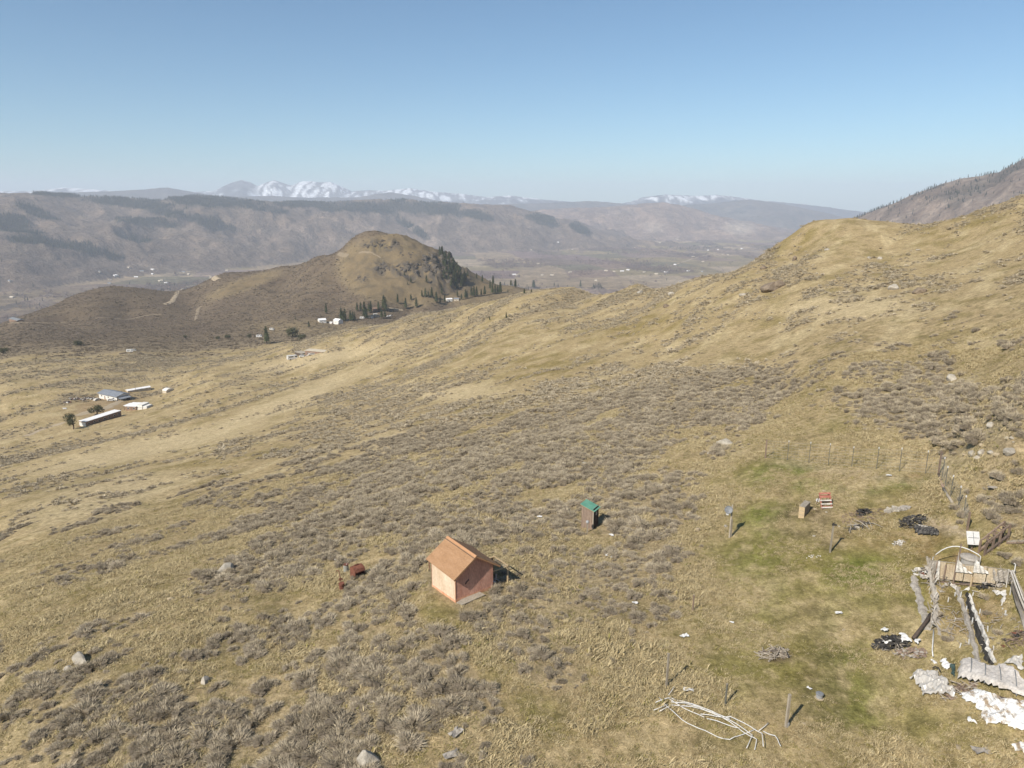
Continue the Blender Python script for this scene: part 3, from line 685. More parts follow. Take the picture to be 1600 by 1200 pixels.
for nm, m, col, nv, lb in (('dry_grass', ~isg, 'tuft_dry', 5, 'bleached dry bunch grass on the hillside'), ('green_grass', isg, 'tuft_green', 4, 'short olive green grass sprouting in the yard and slope')):
    n = m.sum(); s = (.65+.75*tall[m])*np.exp(RNG.normal(0, .25, n))*(1-.5*yard[m])
    rt = np.stack([RNG.normal(0, .2, n), RNG.normal(0, .2, n), RNG.normal(-.5, 1.1, n)], -1)
    scatter_obj(nm, np.stack([x[m], y[m], z[m]], -1), np.stack([s*1.35, s*1.35, s*.85], -1), rt, col, nv, label=lb, cat='grass')

# far woods on the mountains
def woods(name, n, mask_arr, label, s0, smax=1.0):
    w = (mask_arr*(np.abs(GZ-GZ.min()) > 15)).ravel(); a = np.gradient(GX, axis=1)*1.0
    area = (GD*np.gradient(AZ)[None, :])*(np.gradient(GD, axis=0)); w = w*np.abs(area).ravel()*((PX > -60) & (PX < 1660)).ravel(); w = w/w.sum()
    idx = RNG.choice(len(w), n, p=w); jx = RNG.uniform(-.5, .5, n); jy = RNG.uniform(-.5, .5, n)
    a_ = GA.ravel()[idx]+jx*0.0020; l_ = GL.ravel()[idx]+jy*0.0095; X = np.exp(l_)*np.sin(a_); Y = np.exp(l_)*np.cos(a_)
    s = s0*RNG.uniform(.65, 1.25, n)
    scatter_obj(name, np.stack([X, Y, gi(GZ, X, Y)-.5], -1), np.stack([s, s, s], -1), rots(n, .02), 'far_pine', 4, label=label, cat='wood')
woods('far_wood', 34000, np.clip(FOREST, 0, 1)**1.5*(SRC == 1), 'dark pine woods in patches on the mountain across the valley', 17)
woods('mountain_wood', 5200, (0.15+np.clip(FOREST, 0, 1))*(SRC == 5), 'scattered pines over the rocky mountain at the right edge', 14)
# ================================================================== objects
G = hit
def mpp(p):                                   # metres per photo pixel at a place
    return (p.y*CP-p.z*SP)/FPX
def top_h(p, pyt):                            # height above p whose top shows at photo row pyt
    f = (pyt-600)/FPX                         # solve for z in proj
    z = p.y*(SP+f*CP)/(f*SP-CP); return z-p.z
def V2(v): return Vector((v.x, v.y, 0))
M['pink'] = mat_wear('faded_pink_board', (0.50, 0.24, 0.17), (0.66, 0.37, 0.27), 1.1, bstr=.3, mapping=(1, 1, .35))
M['cream'] = mat_wear('sunlit_side_board', (0.56, 0.41, 0.28), (0.69, 0.56, 0.42), 1.1, bstr=.3, mapping=(1, 1, .4))  # lighter copy of the pink board, full sun put into the colour
M['skirt'] = mat_wear('orange_stained_board', (0.55, 0.25, 0.13), (0.70, 0.42, 0.28), 3)
M['roof_tan'] = mat_wear('rusty_tan_roofing', (0.31, 0.175, 0.09), (0.38, 0.225, 0.125), 1.2, bstr=.5, bd=.02, mapping=(3, .6, 1))
M['ridge'] = mat_wear('rusty_ridge', (0.42, 0.22, 0.11), (0.47, 0.26, 0.14), 2)
M['dark_wood'] = mat_wear('dark_weathered_wood_and_shade', (0.075, 0.055, 0.045), (0.13, 0.10, 0.08), 6, mapping=(1, 1, .15), rnd=.25)  # also stands for shade on the outhouse, lean-to back and ridge line
M['grey_wood'] = mat_wear('grey_weathered_wood', (0.26, 0.22, 0.17), (0.40, 0.35, 0.28), 6, mapping=(1, 1, .2), rnd=.15)
M['brown_wood'] = mat_wear('brown_weathered_wood', (0.17, 0.12, 0.09), (0.27, 0.20, 0.15), 6, mapping=(1, 1, .2), rnd=.2)
M['tan_wood'] = mat_wear('pale_tan_wood', (0.42, 0.31, 0.18), (0.52, 0.40, 0.25), 4, rnd=.15)
M['green_metal'] = mat_wear('green_roof_metal', (0.06, 0.20, 0.14), (0.11, 0.28, 0.20), 2, rough=.55, bstr=.1, spec=.5)
M['white'] = mat_wear('white_plastic', (0.58, 0.56, 0.53), (0.70, 0.69, 0.67), 3, rough=.6)
M['white_dirty'] = mat_wear('dirty_white_sheet', (0.34, 0.30, 0.25), (0.62, 0.59, 0.54), 1.4, rough=.7, lo=.3, hi=.6)
M['white_tarp'] = mat_wear('white_tarp', (0.27, 0.20, 0.13), (0.68, 0.67, 0.65), 1.3, rough=.65, lo=.43, hi=.51, bstr=.4, bd=.04, mapping=(1, .5, 1))
M['panel'] = mat_wear('dusty_white_panel', (0.42, 0.38, 0.34), (0.55, 0.51, 0.47), 1.2, rough=.6, mapping=(1, 1, .4))
M['beige'] = mat_wear('beige_plastic_panel', (0.38, 0.29, 0.19), (0.53, 0.45, 0.33), .9, rough=.6)
M['grey_sheet'] = mat_wear('grey_dusty_sheet', (0.25, 0.22, 0.185), (0.42, 0.38, 0.33), 2)
M['steel'] = mat_wear('galvanised_steel', (0.36, 0.36, 0.36), (0.50, 0.50, 0.50), 5, rough=.5, metal=.3)
M['dish'] = mat_wear('grey_painted_metal', (0.17, 0.175, 0.18), (0.24, 0.245, 0.25), 4, rough=.6)
M['post_steel'] = mat_wear('dull_green_steel', (0.10, 0.10, 0.085), (0.19, 0.18, 0.15), 5, rough=.8)
M['rust'] = mat_wear('rust', (0.12, 0.045, 0.03), (0.225, 0.09, 0.055), 4, rnd=.15)
M['rust_blue'] = mat_wear('faded_drum_paint', (0.24, 0.26, 0.24), (0.36, 0.30, 0.23), 4)
M['black'] = mat_wear('black_plastic', (0.018, 0.017, 0.016), (0.075, 0.068, 0.060), 5, rough=.75, spec=.2)
M['char'] = mat_wear('charred_debris', (0.03, 0.028, 0.027), (0.16, 0.145, 0.125), 5, lo=.45, hi=.65)
M['green_dark'] = mat_wear('dark_green_plastic', (0.03, 0.055, 0.05), (0.06, 0.09, 0.08), 4)
M['rock'] = mat_wear('pale_granite', (0.29, 0.255, 0.205), (0.48, 0.43, 0.355), 2.2, bstr=.7, bd=.05, rnd=.12)
M['rock_tan'] = mat_wear('tan_rock', (0.33, 0.26, 0.165), (0.44, 0.36, 0.25), 2.2, bstr=.7, bd=.05)
M['rock_dark'] = mat_wear('brown_rock', (0.16, 0.12, 0.085), (0.27, 0.21, 0.15), 1.2, bstr=.8, bd=.1)
M['stick'] = mat_wear('bleached_sticks', (0.22, 0.18, 0.14), (0.42, 0.37, 0.30), 5, rnd=.2)
M['glass'] = mat_wear('dark_window', (0.03, 0.035, 0.04), (0.05, 0.055, 0.06), 3, rough=.2, spec=.5)
M['roof_blue'] = mat_wear('blue_grey_roofing', (0.17, 0.185, 0.21), (0.24, 0.255, 0.28), .6)
M['roof_white'] = mat_wear('white_metal_roof', (0.72, 0.70, 0.68), (0.82, 0.80, 0.79), .5)
M['wall_white'] = mat_wear('white_siding', (0.66, 0.62, 0.56), (0.76, 0.73, 0.68), .7)
M['wall_beige'] = mat_wear('beige_siding', (0.48, 0.41, 0.31), (0.58, 0.51, 0.40), .7)
M['wall_brown'] = mat_wear('brown_siding_and_shade', (0.22, 0.14, 0.10), (0.30, 0.20, 0.14), .7)  # also stands for the shaded side of the mobile home
M['track'] = mat_wear('worn_track_soil', (0.20, 0.155, 0.10), (0.27, 0.21, 0.14), .4)
M['dirt'] = mat_wear('pale_dirt_track', (0.34, 0.265, 0.17), (0.43, 0.34, 0.235), .4)
M['clear'], _t, _b = newmat('dusty_clear_plastic', .35, .5); _b.inputs['Base Color'].default_value = (.48, .45, .41, 1); _b.inputs['Alpha'].default_value = .75
for q in ('foliage', ):
    M[q] = plant_mat('juniper_foliage', (0.055, 0.058, 0.028), (0.085, 0.085, 0.045))

def LOG(*a): pass
# ---- the pink shed
def yaw_of(d): return math.atan2(d.y, d.x)
C0 = G(712, 942); Rr = G(770.6, 920); Ll = G(672.7, 917.5)
xa = V2(Rr-C0); aw = xa.length; th = yaw_of(xa); bw = V2(Ll-C0).length; LOG('SHED', C0, aw, bw, math.degrees(th), top_h(C0, 901), top_h(Vector(((C0.x+Rr.x)/2, (C0.y+Rr.y)/2, C0.z)), 864))
aw = min(max(aw, 3.3), 4.0); bw = min(max(bw, 3.1), 3.8)
ht = 2.3; rise = 1.2
shed = empty('shed', C0+Vector((0, 0, .02)), th, 'small pink board shed with a rusty tan gable roof in the sagebrush', 'shed')
mb = MB()   # walls as four boards standing 0.06 thick, down to a footing
mb.prism([(0, -.7), (aw, -.7), (aw, ht), (aw/2, ht+rise), (0, ht)], 0, .06, 'y')
mb.build('gable_wall', M['pink'], shed)
MB().prism([(0, -.7), (aw, -.7), (aw, ht), (aw/2, ht+rise), (0, ht)], bw-.06, bw, 'y').build('back_wall', M['pink'], shed)
MB().box((.03, bw/2, ht/2-.35), (.06, bw-.124, ht+.7)).build('side_wall', M['cream'], shed, label='cream side wall toned for full sun')
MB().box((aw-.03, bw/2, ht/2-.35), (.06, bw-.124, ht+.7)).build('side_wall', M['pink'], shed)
def lz(x, y):
    q = Matrix.Translation(C0)@Matrix.Rotation(th, 4, 'Z')@Vector((x, y, 0)); return gz(q.x, q.y)-C0.z
mb = MB()
for (xa0, ya0, xb0, yb0, ox, oy) in ((-.01, -.012, aw, -.012, 0, -.014), (-.012, -.01, -.012, bw, -.014, 0)):
    za, zb_ = lz(xa0, ya0), lz(xb0, yb0); hh_ = .26 if oy else .17
    mb.add([(xa0, ya0, za-.1), (xb0, yb0, zb_-.1), (xb0, yb0, zb_+hh_), (xa0, ya0, za+hh_), (xa0+ox, ya0+oy, za-.1), (xb0+ox, yb0+oy, zb_-.1), (xb0+ox, yb0+oy, zb_+hh_), (xa0+ox, ya0+oy, za+hh_)], [(0, 1, 2, 3), (7, 6, 5, 4), (0, 4, 5, 1), (1, 5, 6, 2), (2, 6, 7, 3), (3, 7, 4, 0)])
mb.build('stained_base_board', M['skirt'], shed)
MB().box((-.004, -.004, ht/2-.1), (.05, .05, ht+.2)).build('corner_trim', M['skirt'], shed)
ov = .36; sl_ = rise/(aw/2); hyp = math.hypot(1, sl_)
for s in (0, 1):
    def rp(u, w, t, s=s):     # u from ridge outwards, w along ridge, t thickness
        x = aw/2+(1 if s else -1)*u; return (x, w, ht+rise+.10-u*sl_+t)
    uo = aw/2+(.32 if not s else .5)
    m_ = MB(); n_ = 26
    for k_ in range(n_):
        w0 = -ov+k_*(bw+2*ov)/n_; w1 = -ov+(k_+1)*(bw+2*ov)/n_; h_ = .0 if k_ % 2 else .005
        v = [rp(.0, w0, h_), rp(uo, w0, h_), rp(uo, w1, h_), rp(0, w1, h_), rp(0, w0, -.05), rp(uo, w0, -.05), rp(uo, w1, -.05), rp(0, w1, -.05)]
        m_.add(v, [(0, 1, 2, 3), (7, 6, 5, 4), (0, 4, 5, 1), (1, 5, 6, 2), (2, 6, 7, 3), (3, 7, 4, 0)])
    m_.build('roof_slope', M['roof_tan'], shed)
    for yy in (-ov+.02, bw+ov-.02):
        a_ = rp(0, yy, -.10); b_ = rp(uo-.01, yy, -.10)
        MB().bar(a_, b_, .03, .10).build('rake_board', M['ridge'], shed)
    rf_ = MB()
    for yy in np.linspace(.1, bw-.1, 5): rf_.bar(rp(.05, yy, -.10), rp(uo-.05, yy, -.10), .05, .08)
    rf_.build('rafter', M['brown_wood'], shed)
m_ = MB()
for s in (-1, 1): m_.add([(aw/2, -ov-.01, ht+rise+.135), (aw/2+s*.17, -ov-.01, ht+rise+.135-.17*sl_+.01), (aw/2+s*.17, bw+ov+.01, ht+rise+.135-.17*sl_+.01), (aw/2, bw+ov+.01, ht+rise+.135)], [(0, 1, 2, 3)])
m_.build('ridge_cap', M['ridge'], shed)
MB().bar((aw/2-.23, -ov-.02, ht+rise+.125-.23*sl_), (aw/2-.23, bw+ov+.02, ht+rise+.125-.23*sl_), .045, .03).build('ridge_shade_strip', M['dark_wood'], shed)  # dark strip painting the shade line under the ridge cap
m_ = MB(); m_.bar((.95, -.03, 1.42), (1.10, -.03, 1.50), .05); m_.bar((1.12, -.03, 1.52), (1.25, -.03, 1.60), .06); m_.bar((.92, -.03, 1.30), (.98, -.03, 1.38), .05); m_.build('iron_latch', M['black'], shed)
m_ = MB()
for j in range(6):
    z0 = ht-.05-.16*j; m_.tube([(-.16-.03*(j % 2), bw-.05+.02*j, z0), (-.22, bw+.05, z0-.10), (-.14, bw+.12, z0-.15)], .035, 5)
tag(m_.build('rusty_chain', M['rust'], None), 'rusty chain hanging under the left eave of the pink shed', 'chain').matrix_world = Matrix.Translation(C0)@Matrix.Rotation(th, 4, 'Z')
# lean-to frame and its clutter beside the right wall
def sp(x, y, z=0):
    q = Matrix.Translation(C0)@Matrix.Rotation(th, 4, 'Z')@Vector((x, y, z)); return q
def onl(x, y): q = sp(x, y); return Vector((q.x, q.y, gz(q.x, q.y)))
LT = empty('lean_to_frame', onl(aw+.7, 1.0), th, 'open wooden post frame against the right side of the pink shed', 'frame')
zz = LT.location.z-C0.z
for (x, y) in ((.95, -.75), (.95, 1.3)): MB().bar((x, y, -.3), (x, y, 1.45), .11).build('post', M['tan_wood'], LT)
for y in (-.75, 1.3): MB().bar((-.66, y, 1.50), (1.0, y, 1.47), .11, .09).build('rail', M['tan_wood'], LT)
MB().bar((.95, -.8, 1.56), (.95, 1.35, 1.56), .08, .08).build('beam', M['tan_wood'], LT)
MB().box((.15, 1.37, .55), (1.6, .03, 1.8)).build('dark_shade_backing', M['dark_wood'], LT)  # added dark sheet that paints the black shade inside the frame
for j, (x, y, rz) in enumerate(((aw+.35, .55, .4), (aw+.75, .75, 1.3))):
    pch = empty('folding_chair', onl(x, y), th+rz, ['white broken plastic chair nearest the pink shed wall', 'white broken plastic chair lying under the frame post'][j], 'chair', 'broken white chairs in the lean-to', rot=(.5*j, .3, th+rz))
    MB().box((0, 0, .3), (.36, .36, .03)).build('seat', M['white'], pch); MB().box((0, .18, .52), (.36, .03, .4), rot=(-.2, 0, 0)).build('backrest', M['white'], pch)
    for sx in (-1, 1):
        for sy in (-1, 1): MB().bar((sx*.16, sy*.16, 0), (sx*.16, sy*.16, .29), .03).build('leg', M['white'], pch)
# board on the ground along the gable wall
b0, b1, b2, b3 = G(745, 924), G(758, 932), G(722, 948), G(713, 944)
m_ = MB(); up = Vector((0, 0, .10)); c_ = [b0, b1, b2, b3]
org = (b0+b2)/2; cc = [p-org+up for p in c_]
m_.add(cc+[p+Vector((0, 0, .035)) for p in cc], [(0, 1, 2, 3), (7, 6, 5, 4), (0, 4, 5, 1), (1, 5, 6, 2), (2, 6, 7, 3), (3, 7, 4, 0)])
o = m_.build('plywood_board', M['grey_wood']); o.location = org; tag(o, 'weathered grey plywood board lying along the pink gable wall', 'board')

# ---- outhouse
K0 = G(926.5, 827); KR = G(934.4, 820.4); KL = G(908.4, 824.7)
d = V2(KL-K0); LOG('OUT', K0, d.length, V2(KR-K0).length, top_h(K0, 798.5), math.degrees(yaw_of(d)), math.degrees(yaw_of(V2(KR-K0))))
th2 = yaw_of(V2(KR-K0))
if True:
    wq, dq = min(max(V2(KR-K0).length, .9), 1.25), min(max(d.length, 1.05), 1.4)
    oh = empty('outhouse', K0, th2, 'narrow dark wooden outhouse with a green metal roof', 'outhouse')
    hn, hf = 1.95, 2.35
    def planks(m, fn, L, h0, h1, n):
        for k_ in range(n):
            a0 = L*k_/n+.006; a1 = L*(k_+1)/n-.006; t0 = h0+(h1-h0)*a0/L; t1 = h0+(h1-h0)*a1/L; q = .004*((k_*7) % 5)
            v = [fn(a0, -.3, q), fn(a1, -.3, q), fn(a1, t1, q), fn(a0, t0, q), fn(a0, -.3, .035+q), fn(a1, -.3, .035+q), fn(a1, t1, .035+q), fn(a0, t0, .035+q)]
            m.add(v, [(0, 1, 2, 3), (7, 6, 5, 4), (0, 4, 5, 1), (1, 5, 6, 2), (2, 6, 7, 3), (3, 7, 4, 0)])
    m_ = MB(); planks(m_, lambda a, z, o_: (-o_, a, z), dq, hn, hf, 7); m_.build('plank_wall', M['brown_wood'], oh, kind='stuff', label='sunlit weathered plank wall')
    m_ = MB(); planks(m_, lambda a, z, o_: (wq+o_, a, z), dq, hn, hf, 7); m_.build('plank_wall', M['dark_wood'], oh, kind='stuff')  # darker wood than the sunlit wall, shade put into the colour
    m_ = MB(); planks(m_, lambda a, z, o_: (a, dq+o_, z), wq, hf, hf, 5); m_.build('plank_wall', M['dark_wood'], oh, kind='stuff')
    MB().box((wq/2, .02, hn/2), (wq-.02, .03, hn+.4)).build('front_wall', M['dark_wood'], oh)  # door side in darker wood, its shade put into the colour
    dr = MB().box((wq/2, -.02, .92), (wq*.72, .035, 1.75)).build('door', M['dark_wood'], oh)
    MB().box((wq*.52, -.045, 1.5), (.28, .012, .34)).build('window', M['steel'], dr)
    MB().bar((wq*.78, -.05, .9), (wq*.78, -.05, 1.05), .03).build('handle', M['rust'], dr)
    MB().box((-.01, -.0, .8), (.09, .09, 2.3)).build('corner_post', M['grey_wood'], oh)
    sr = (hf-hn)/dq; m_ = MB(); n_ = 9
    for k_ in range(n_):
        x0 = -.16+k_*(wq+.32)/n_; x1 = -.16+(k_+1)*(wq+.32)/n_; xm = (x0+x1)/2
        for (xa_, xb_, za, zb_) in ((x0, xm-.03, 0, 0), (xm-.03, xm, 0, .028), (xm, xm+.03, .028, 0), (xm+.03, x1, 0, 0)):
            m_.add([(xa_, -.18, hn-.18*sr+.05+za), (xb_, -.18, hn-.18*sr+.05+zb_), (xb_, dq+.15, hf+.15*sr+.05+zb_), (xa_, dq+.15, hf+.15*sr+.05+za)], [(0, 1, 2, 3)])
    m_.build('metal_roof', M['green_metal'], oh)
    MB().box((-.165, dq/2, (hn+hf)/2+.03), (.02, dq+.33, .05), rot=(math.atan(sr), 0, 0)).build('roof_edge', M['tan_wood'], oh)
    m_ = MB()
    for x in (.02, wq-.02): m_.bar((x, -.15, hn-.03), (x, dq+.12, hf+.02), .05, .06)
    m_.build('roof_frame', M['brown_wood'], oh)
p = G(917.6, 832); hh = max(top_h(p, 817), .7)
w_ = empty('short_post', p, .3, 'short grey post with a dark cap in front of the outhouse', 'post')
MB().bar((0, 0, -.2), (0, 0, hh), .09).build('post', M['grey_wood'], w_); MB().lathe([(.14, 0), (.17, .03), (.15, .2), (.06, .26)], (0, 0, hh), 10).build('cap', M['steel'], w_)

# ---- crumpled sheets: a polygon of photo points laid on the land with folds and thickness
def pip(P, x, y):
    inside = np.zeros(x.shape, bool); n = len(P); j = n-1
    for i in range(n):
        xi, yi = P[i]; xj, yj = P[j]
        c_ = ((yi > y) != (yj > y)) & (x < (xj-xi)*(y-yi)/(yj-yi+1e-12)+xi); inside ^= c_; j = i
    return inside
def sheet_on(name, poly, mat, label, cat, res=.14, amp=.12, lift=.03, seed=0, fold=(0.5, 2.0), group=None, parent=None, hfun=None):
    W_ = [G(*q) for q in poly]; P = [(q.x, q.y) for q in W_]; cx = sum(q[0] for q in P)/len(P); cy = sum(q[1] for q in P)/len(P); cz_ = gz(cx, cy)
    xs = np.arange(min(q[0] for q in P)-res, max(q[0] for q in P)+res, res); ys = np.arange(min(q[1] for q in P)-res, max(q[1] for q in P)+res, res)
    X, Y = np.meshgrid(xs, ys); X = X+RNG.uniform(-.3, .3, X.shape)*res; Y = Y+RNG.uniform(-.3, .3, Y.shape)*res
    wob = .35
    ins = pip(P, X+wob*fbm(X*1.7, Y*1.7, 3, seed+5)*.5, Y+wob*fbm(X*1.7, Y*1.7, 3, seed+6)*.5)
    edge = ins.astype(float)
    for _ in range(3): 
        e = edge.copy(); e[1:-1, 1:-1] = (edge[1:-1, 1:-1]*2+edge[:-2, 1:-1]+edge[2:, 1:-1]+edge[1:-1, :-2]+edge[1:-1, 2:])/6; edge = e
    f = ridged(X*fold[0], Y*fold[1], 3, seed)*.5+.5
    Z = gi(GZ, X, Y)+lift+amp*f*np.clip(edge*1.3-.2, 0, 1)+amp*.3*fbm(X*5, Y*5, 2, seed+2)
    if hfun is not None: Z = Z+hfun(X, Y)*np.clip(edge*1.5-.3, 0, 1)
    idx = -np.ones(X.shape, int); idx[ins] = np.arange(ins.sum()); v = np.stack([X[ins]-cx, Y[ins]-cy, Z[ins]-cz_], -1); n = len(v)
    if n < 4: return None
    f0 = []
    for i in range(X.shape[0]-1):
        for j in range(X.shape[1]-1):
            q = [idx[i, j], idx[i, j+1], idx[i+1, j+1], idx[i+1, j]]
            if min(q) >= 0: f0.append(tuple(q))
            elif sum(k_ < 0 for k_ in q) == 1: f0.append(tuple(k_ for k_ in q if k_ >= 0))
    th_ = .02; vv = [tuple(a) for a in v]+[(a[0], a[1], a[2]-th_) for a in v]
    ed = {}
    for q in f0:
        for k_ in range(len(q)):
            a, b = q[k_], q[(k_+1) % len(q)]; ed[(a, b)] = 1
    ff = f0+[tuple(n+k_ for k_ in q[::-1]) for q in f0]+[(b, a, a+n, b+n) for (a, b) in ed if (b, a) not in ed]
    o = link(name, vv, ff, mat, parent); o.location = (cx, cy, cz_)
    if parent is None: tag(o, label, cat, group)
    return o
def boulder_mesh(seed, fl=.7, sub=3):
    bm = bmesh.new(); bmesh.ops.create_icosphere(bm, subdivisions=sub, radius=.5)
    rg = random.Random(seed); cuts = [(Vector((rg.uniform(-1, 1), rg.uniform(-1, 1), rg.uniform(-.3, 1))).normalized(), rg.uniform(.27, .42)) for _ in range(9)]
    for v in bm.verts:
        for n_, d_ in cuts:
            e = v.co.dot(n_)-d_
            if e > 0: v.co -= n_*e*.85
        k_ = float(fbm(np.array([v.co.x*2.5+seed]), np.array([v.co.y*2.5+v.co.z*3]), 3, seed)[0]); v.co *= 1+.16*k_
        v.co.z *= fl
    me = bpy.data.meshes.new('boulder'); bm.to_mesh(me); bm.free(); return me
def boulder(px, py, w, mat, label, seed, fl=.7, asp=1.0, group=None, name='boulder', sink=.12, rz=None):
    w *= 1.12; p = G(px, py); me = boulder_mesh(seed, fl, 3 if w > 9 else 2); me.materials.append(M[mat]); o = bpy.data.objects.new(name, me); COL.objects.link(o)
    s = w*mpp(p); o.scale = (s, s*asp, s); o.location = p+Vector((0, 0, s*fl*(.5-sink*2)-s*.05)); o.rotation_euler = (0, 0, seed*1.3 if rz is None else rz)
    return tag(o, label, 'rock', group)
BL = [(352, 893, 32, 'rock', 'low flat grey boulder in the grass left of the rusty machinery', 1, .5, .7), (124, 1033, 44, 'rock', 'long jagged grey boulder on the lower left slope', 2, .42, .45),
      (106, 1045, 12, 'rock', 'small grey rock beside the long jagged boulder at lower left', 3, .6, 1), (320, 1066, 17, 'rock', 'pale rounded boulder alone on the lower left slope', 4, .75, .8),
      (576, 1193, 32, 'rock', 'grey boulder cut by the bottom edge left of the track', 5, .9, .9), (266, 937, 10, 'rock_tan', 'small tan rock among bushes below the low flat boulder', 6, .6, 1),
      (240, 1075, 8, 'rock', 'small flat rock left of the pale rounded boulder', 7, .3, .6), (297, 907, 8, 'rock_dark', 'small dark rock above the bushes left of centre', 8, .8, 1),
      (1132, 694, 26, 'rock', 'pale half buried boulder left of the wire fence', 9, .5, .7), (1112, 708, 16, 'rock', 'flat pale stone just below the half buried boulder', 10, .25, .5),
      (1487, 594, 19, 'rock', 'large cream boulder alone in the brush above the fence', 11, .7, .9), (1487, 602, 9, 'rock', 'small pale rock just in front of the large cream boulder', 12, .6, 1),
      (1548, 666, 17, 'rock', 'oval pale boulder above the boulder row at right', 13, .6, .7),
      (1519, 711, 14, 'rock', 'rounded boulder at the left end of the boulder row', 14, .75, .9), (1534, 709, 17, 'rock', 'tall slanting boulder in the middle of the boulder row', 15, .6, .6),
      (1534, 697, 8, 'rock_tan', 'small tan rock on top behind the slanting boulder', 16, .8, 1), (1528, 716, 14, 'rock', 'low pale rock in front of the slanting boulder', 17, .45, .7),
      (1548, 708, 11, 'rock', 'grey rock between the slanting boulder and the tan one', 18, .6, .8), (1557, 711, 13, 'rock_tan', 'low tan rock left of the longest boulder in the row', 19, .5, .7),
      (1577, 709, 26, 'rock', 'longest flat topped boulder at the right end of the row', 20, .5, .6), (1508, 711, 12, 'rock_tan', 'sunken tan stone at the far left of the boulder row', 21, .25, .6),
      (1573, 685, 7, 'rock', 'small white rock behind the boulder row at its left', 22, .7, 1), (1581, 685, 9, 'rock', 'small flat white rock behind the boulder row', 23, .5, .8), (1584, 691, 5, 'rock', 'tiny white rock lowest of the three behind the row', 24, .5, .8),
      (1205, 452, 44, 'rock_dark', 'large brown rock outcrop on the near hillside', 25, .42, .7), (1217, 449, 18, 'rock_dark', 'dark right block of the large brown rock outcrop', 26, .8, .9),
      (1397, 452, 20, 'rock', 'pale lumpy boulder on the hillside at right', 27, .6, .8), (1437, 457, 30, 'rock_dark', 'dark brown rounded outcrop beside the pale lumpy boulder', 28, .4, .6),
      (1041, 480, 11, 'rock_dark', 'dark rock low on the hill crest left of the outcrop', 29, .7, .8), (1000, 458, 12, 'rock', 'pale rock on the hill crest near the valley view', 30, .5, .8), (1050, 460, 14, 'rock', 'flat pale rock near the hill crest', 31, .4, .8),
      (1241, 407, 9, 'rock_dark', 'small dark upright rock on the hill flank below the crest', 32, 1.0, .8), (1193, 420, 12, 'rock_dark', 'brown rock at the steep edge of the hill', 33, .7, .9), (1162, 461, 14, 'rock', 'low pale rock left of the large brown outcrop', 34, .35, .7),
      (1090, 830, 10, 'rock_tan', 'tan rock between the outhouse and the dish pole', 35, .8, .9), (1134, 823, 6, 'rock', 'small pale rock left of the dish pole', 36, .7, 1),
      (1274, 796, 6, 'rock_tan', 'round tan stone between the cabinet and the pallet', 37, .5, 1), (1272, 838, 5, 'rock', 'small round pale stone in the bare yard', 38, .6, 1),
      (1311, 823, 4, 'rock', 'tiny pale stone right of the capped yard post', 39, .6, 1), (1291, 801, 4, 'rock', 'tiny pale stone below the pallet', 40, .6, 1), (1287, 768, 8, 'rock_tan', 'flat tan stone behind the pallet', 41, .4, .7),
      (1498, 1169, 16, 'rock_tan', 'tan flat stone in the grass near the bottom right', 42, .3, .6), (1256, 1131, 7, 'rock_tan', 'small tan stone right of the tallest lower fence post', 43, .5, .8),
      (1318, 985, 6, 'rock_tan', 'small tan rock in the grass right of the brush pile', 44, .5, .8), (1545, 759, 7, 'rock_tan', 'small tan rock on the bank right of the fence', 45, .6, .8), (913, 724, 9, 'rock', 'pale stone in the brush above the outhouse', 46, .4, .7),
      (1106, 771, 6, 'rock_tan', 'small pale stone on the slope above the dish pole', 47, .6, .8), (1292, 391, 9, 'rock', 'pale rock on the upper hillside near the crest', 48, .5, .8), (1358, 404, 8, 'rock', 'pale rock left of two on the upper right hillside', 49, .6, .8), (1374, 405, 8, 'rock', 'pale rock right of two on the upper right hillside', 50, .7, .8), (1435, 391, 8, 'rock', 'pale flat rock high on the right hillside', 51, .4, .8)]
for a in BL: boulder(a[0], a[1], a[2], a[3], a[4], a[5], a[6], a[7])

# ---- rusty machinery
p = G(563, 903); k_ = 1.0
t = empty('rusty_hood', p, R(42), 'rusty red machine hood open at the front in the sagebrush', 'machine hood')
w, dd, h = 1.0, .95, 1.12
MB().prism([(0, -.1), (dd, -.1), (dd, h*.82), (dd*.55, h), (.0, h*.85)], -w/2, -w/2+.03, 'x').build('side_panel', M['rust'], t)
MB().prism([(0, .3), (dd, -.1), (dd, h*.82), (dd*.55, h), (.0, h*.85)], w/2-.03, w/2, 'x').build('side_panel', M['rust'], t)
m_ = MB()
for (a0, z0), (a1, z1) in zip([(-.12, h*.62), (.0, h*.85), (dd*.55, h), (dd, h*.82)], [(0, h*.85), (dd*.55, h), (dd, h*.82), (dd, -.1)]):
    m_.add([(-w/2, a0, z0), (w/2, a0, z0), (w/2, a1, z1), (-w/2, a1, z1), (-w/2, a0, z0-.03), (w/2, a0, z0-.03), (w/2, a1, z1-.03), (-w/2, a1, z1-.03)], [(0, 1, 2, 3), (7, 6, 5, 4), (0, 4, 5, 1), (1, 5, 6, 2), (2, 6, 7, 3), (3, 7, 4, 0)])
m_.build('hood_panel', M['rust'], t)
m_ = MB(); m_.box((-.05, dd*.55, h+.03), (.45, .12, .07)); m_.build('hinge_plate', M['rust'], t)
m_ = MB(); m_.box((.05, dd*.6, .3), (.6, .3, .5)); m_.lathe([(.02, 0), (.14, .02), (.14, .1), (.02, .12)], (.1, .3, .5), 10); m_.build('engine_block', M['rust'], t)
p = G(541, 894); t = empty('rusty_drum', p, 0, 'upright steel drum with rusty lid left of the rusty hood', 'drum')
MB().lathe([(.25, -.05), (.25, .25), (.265, .27), (.25, .29), (.25, .52), (.265, .54), (.25, .56), (.25, .8)], n=16).build('shell', M['rust_blue'], t)
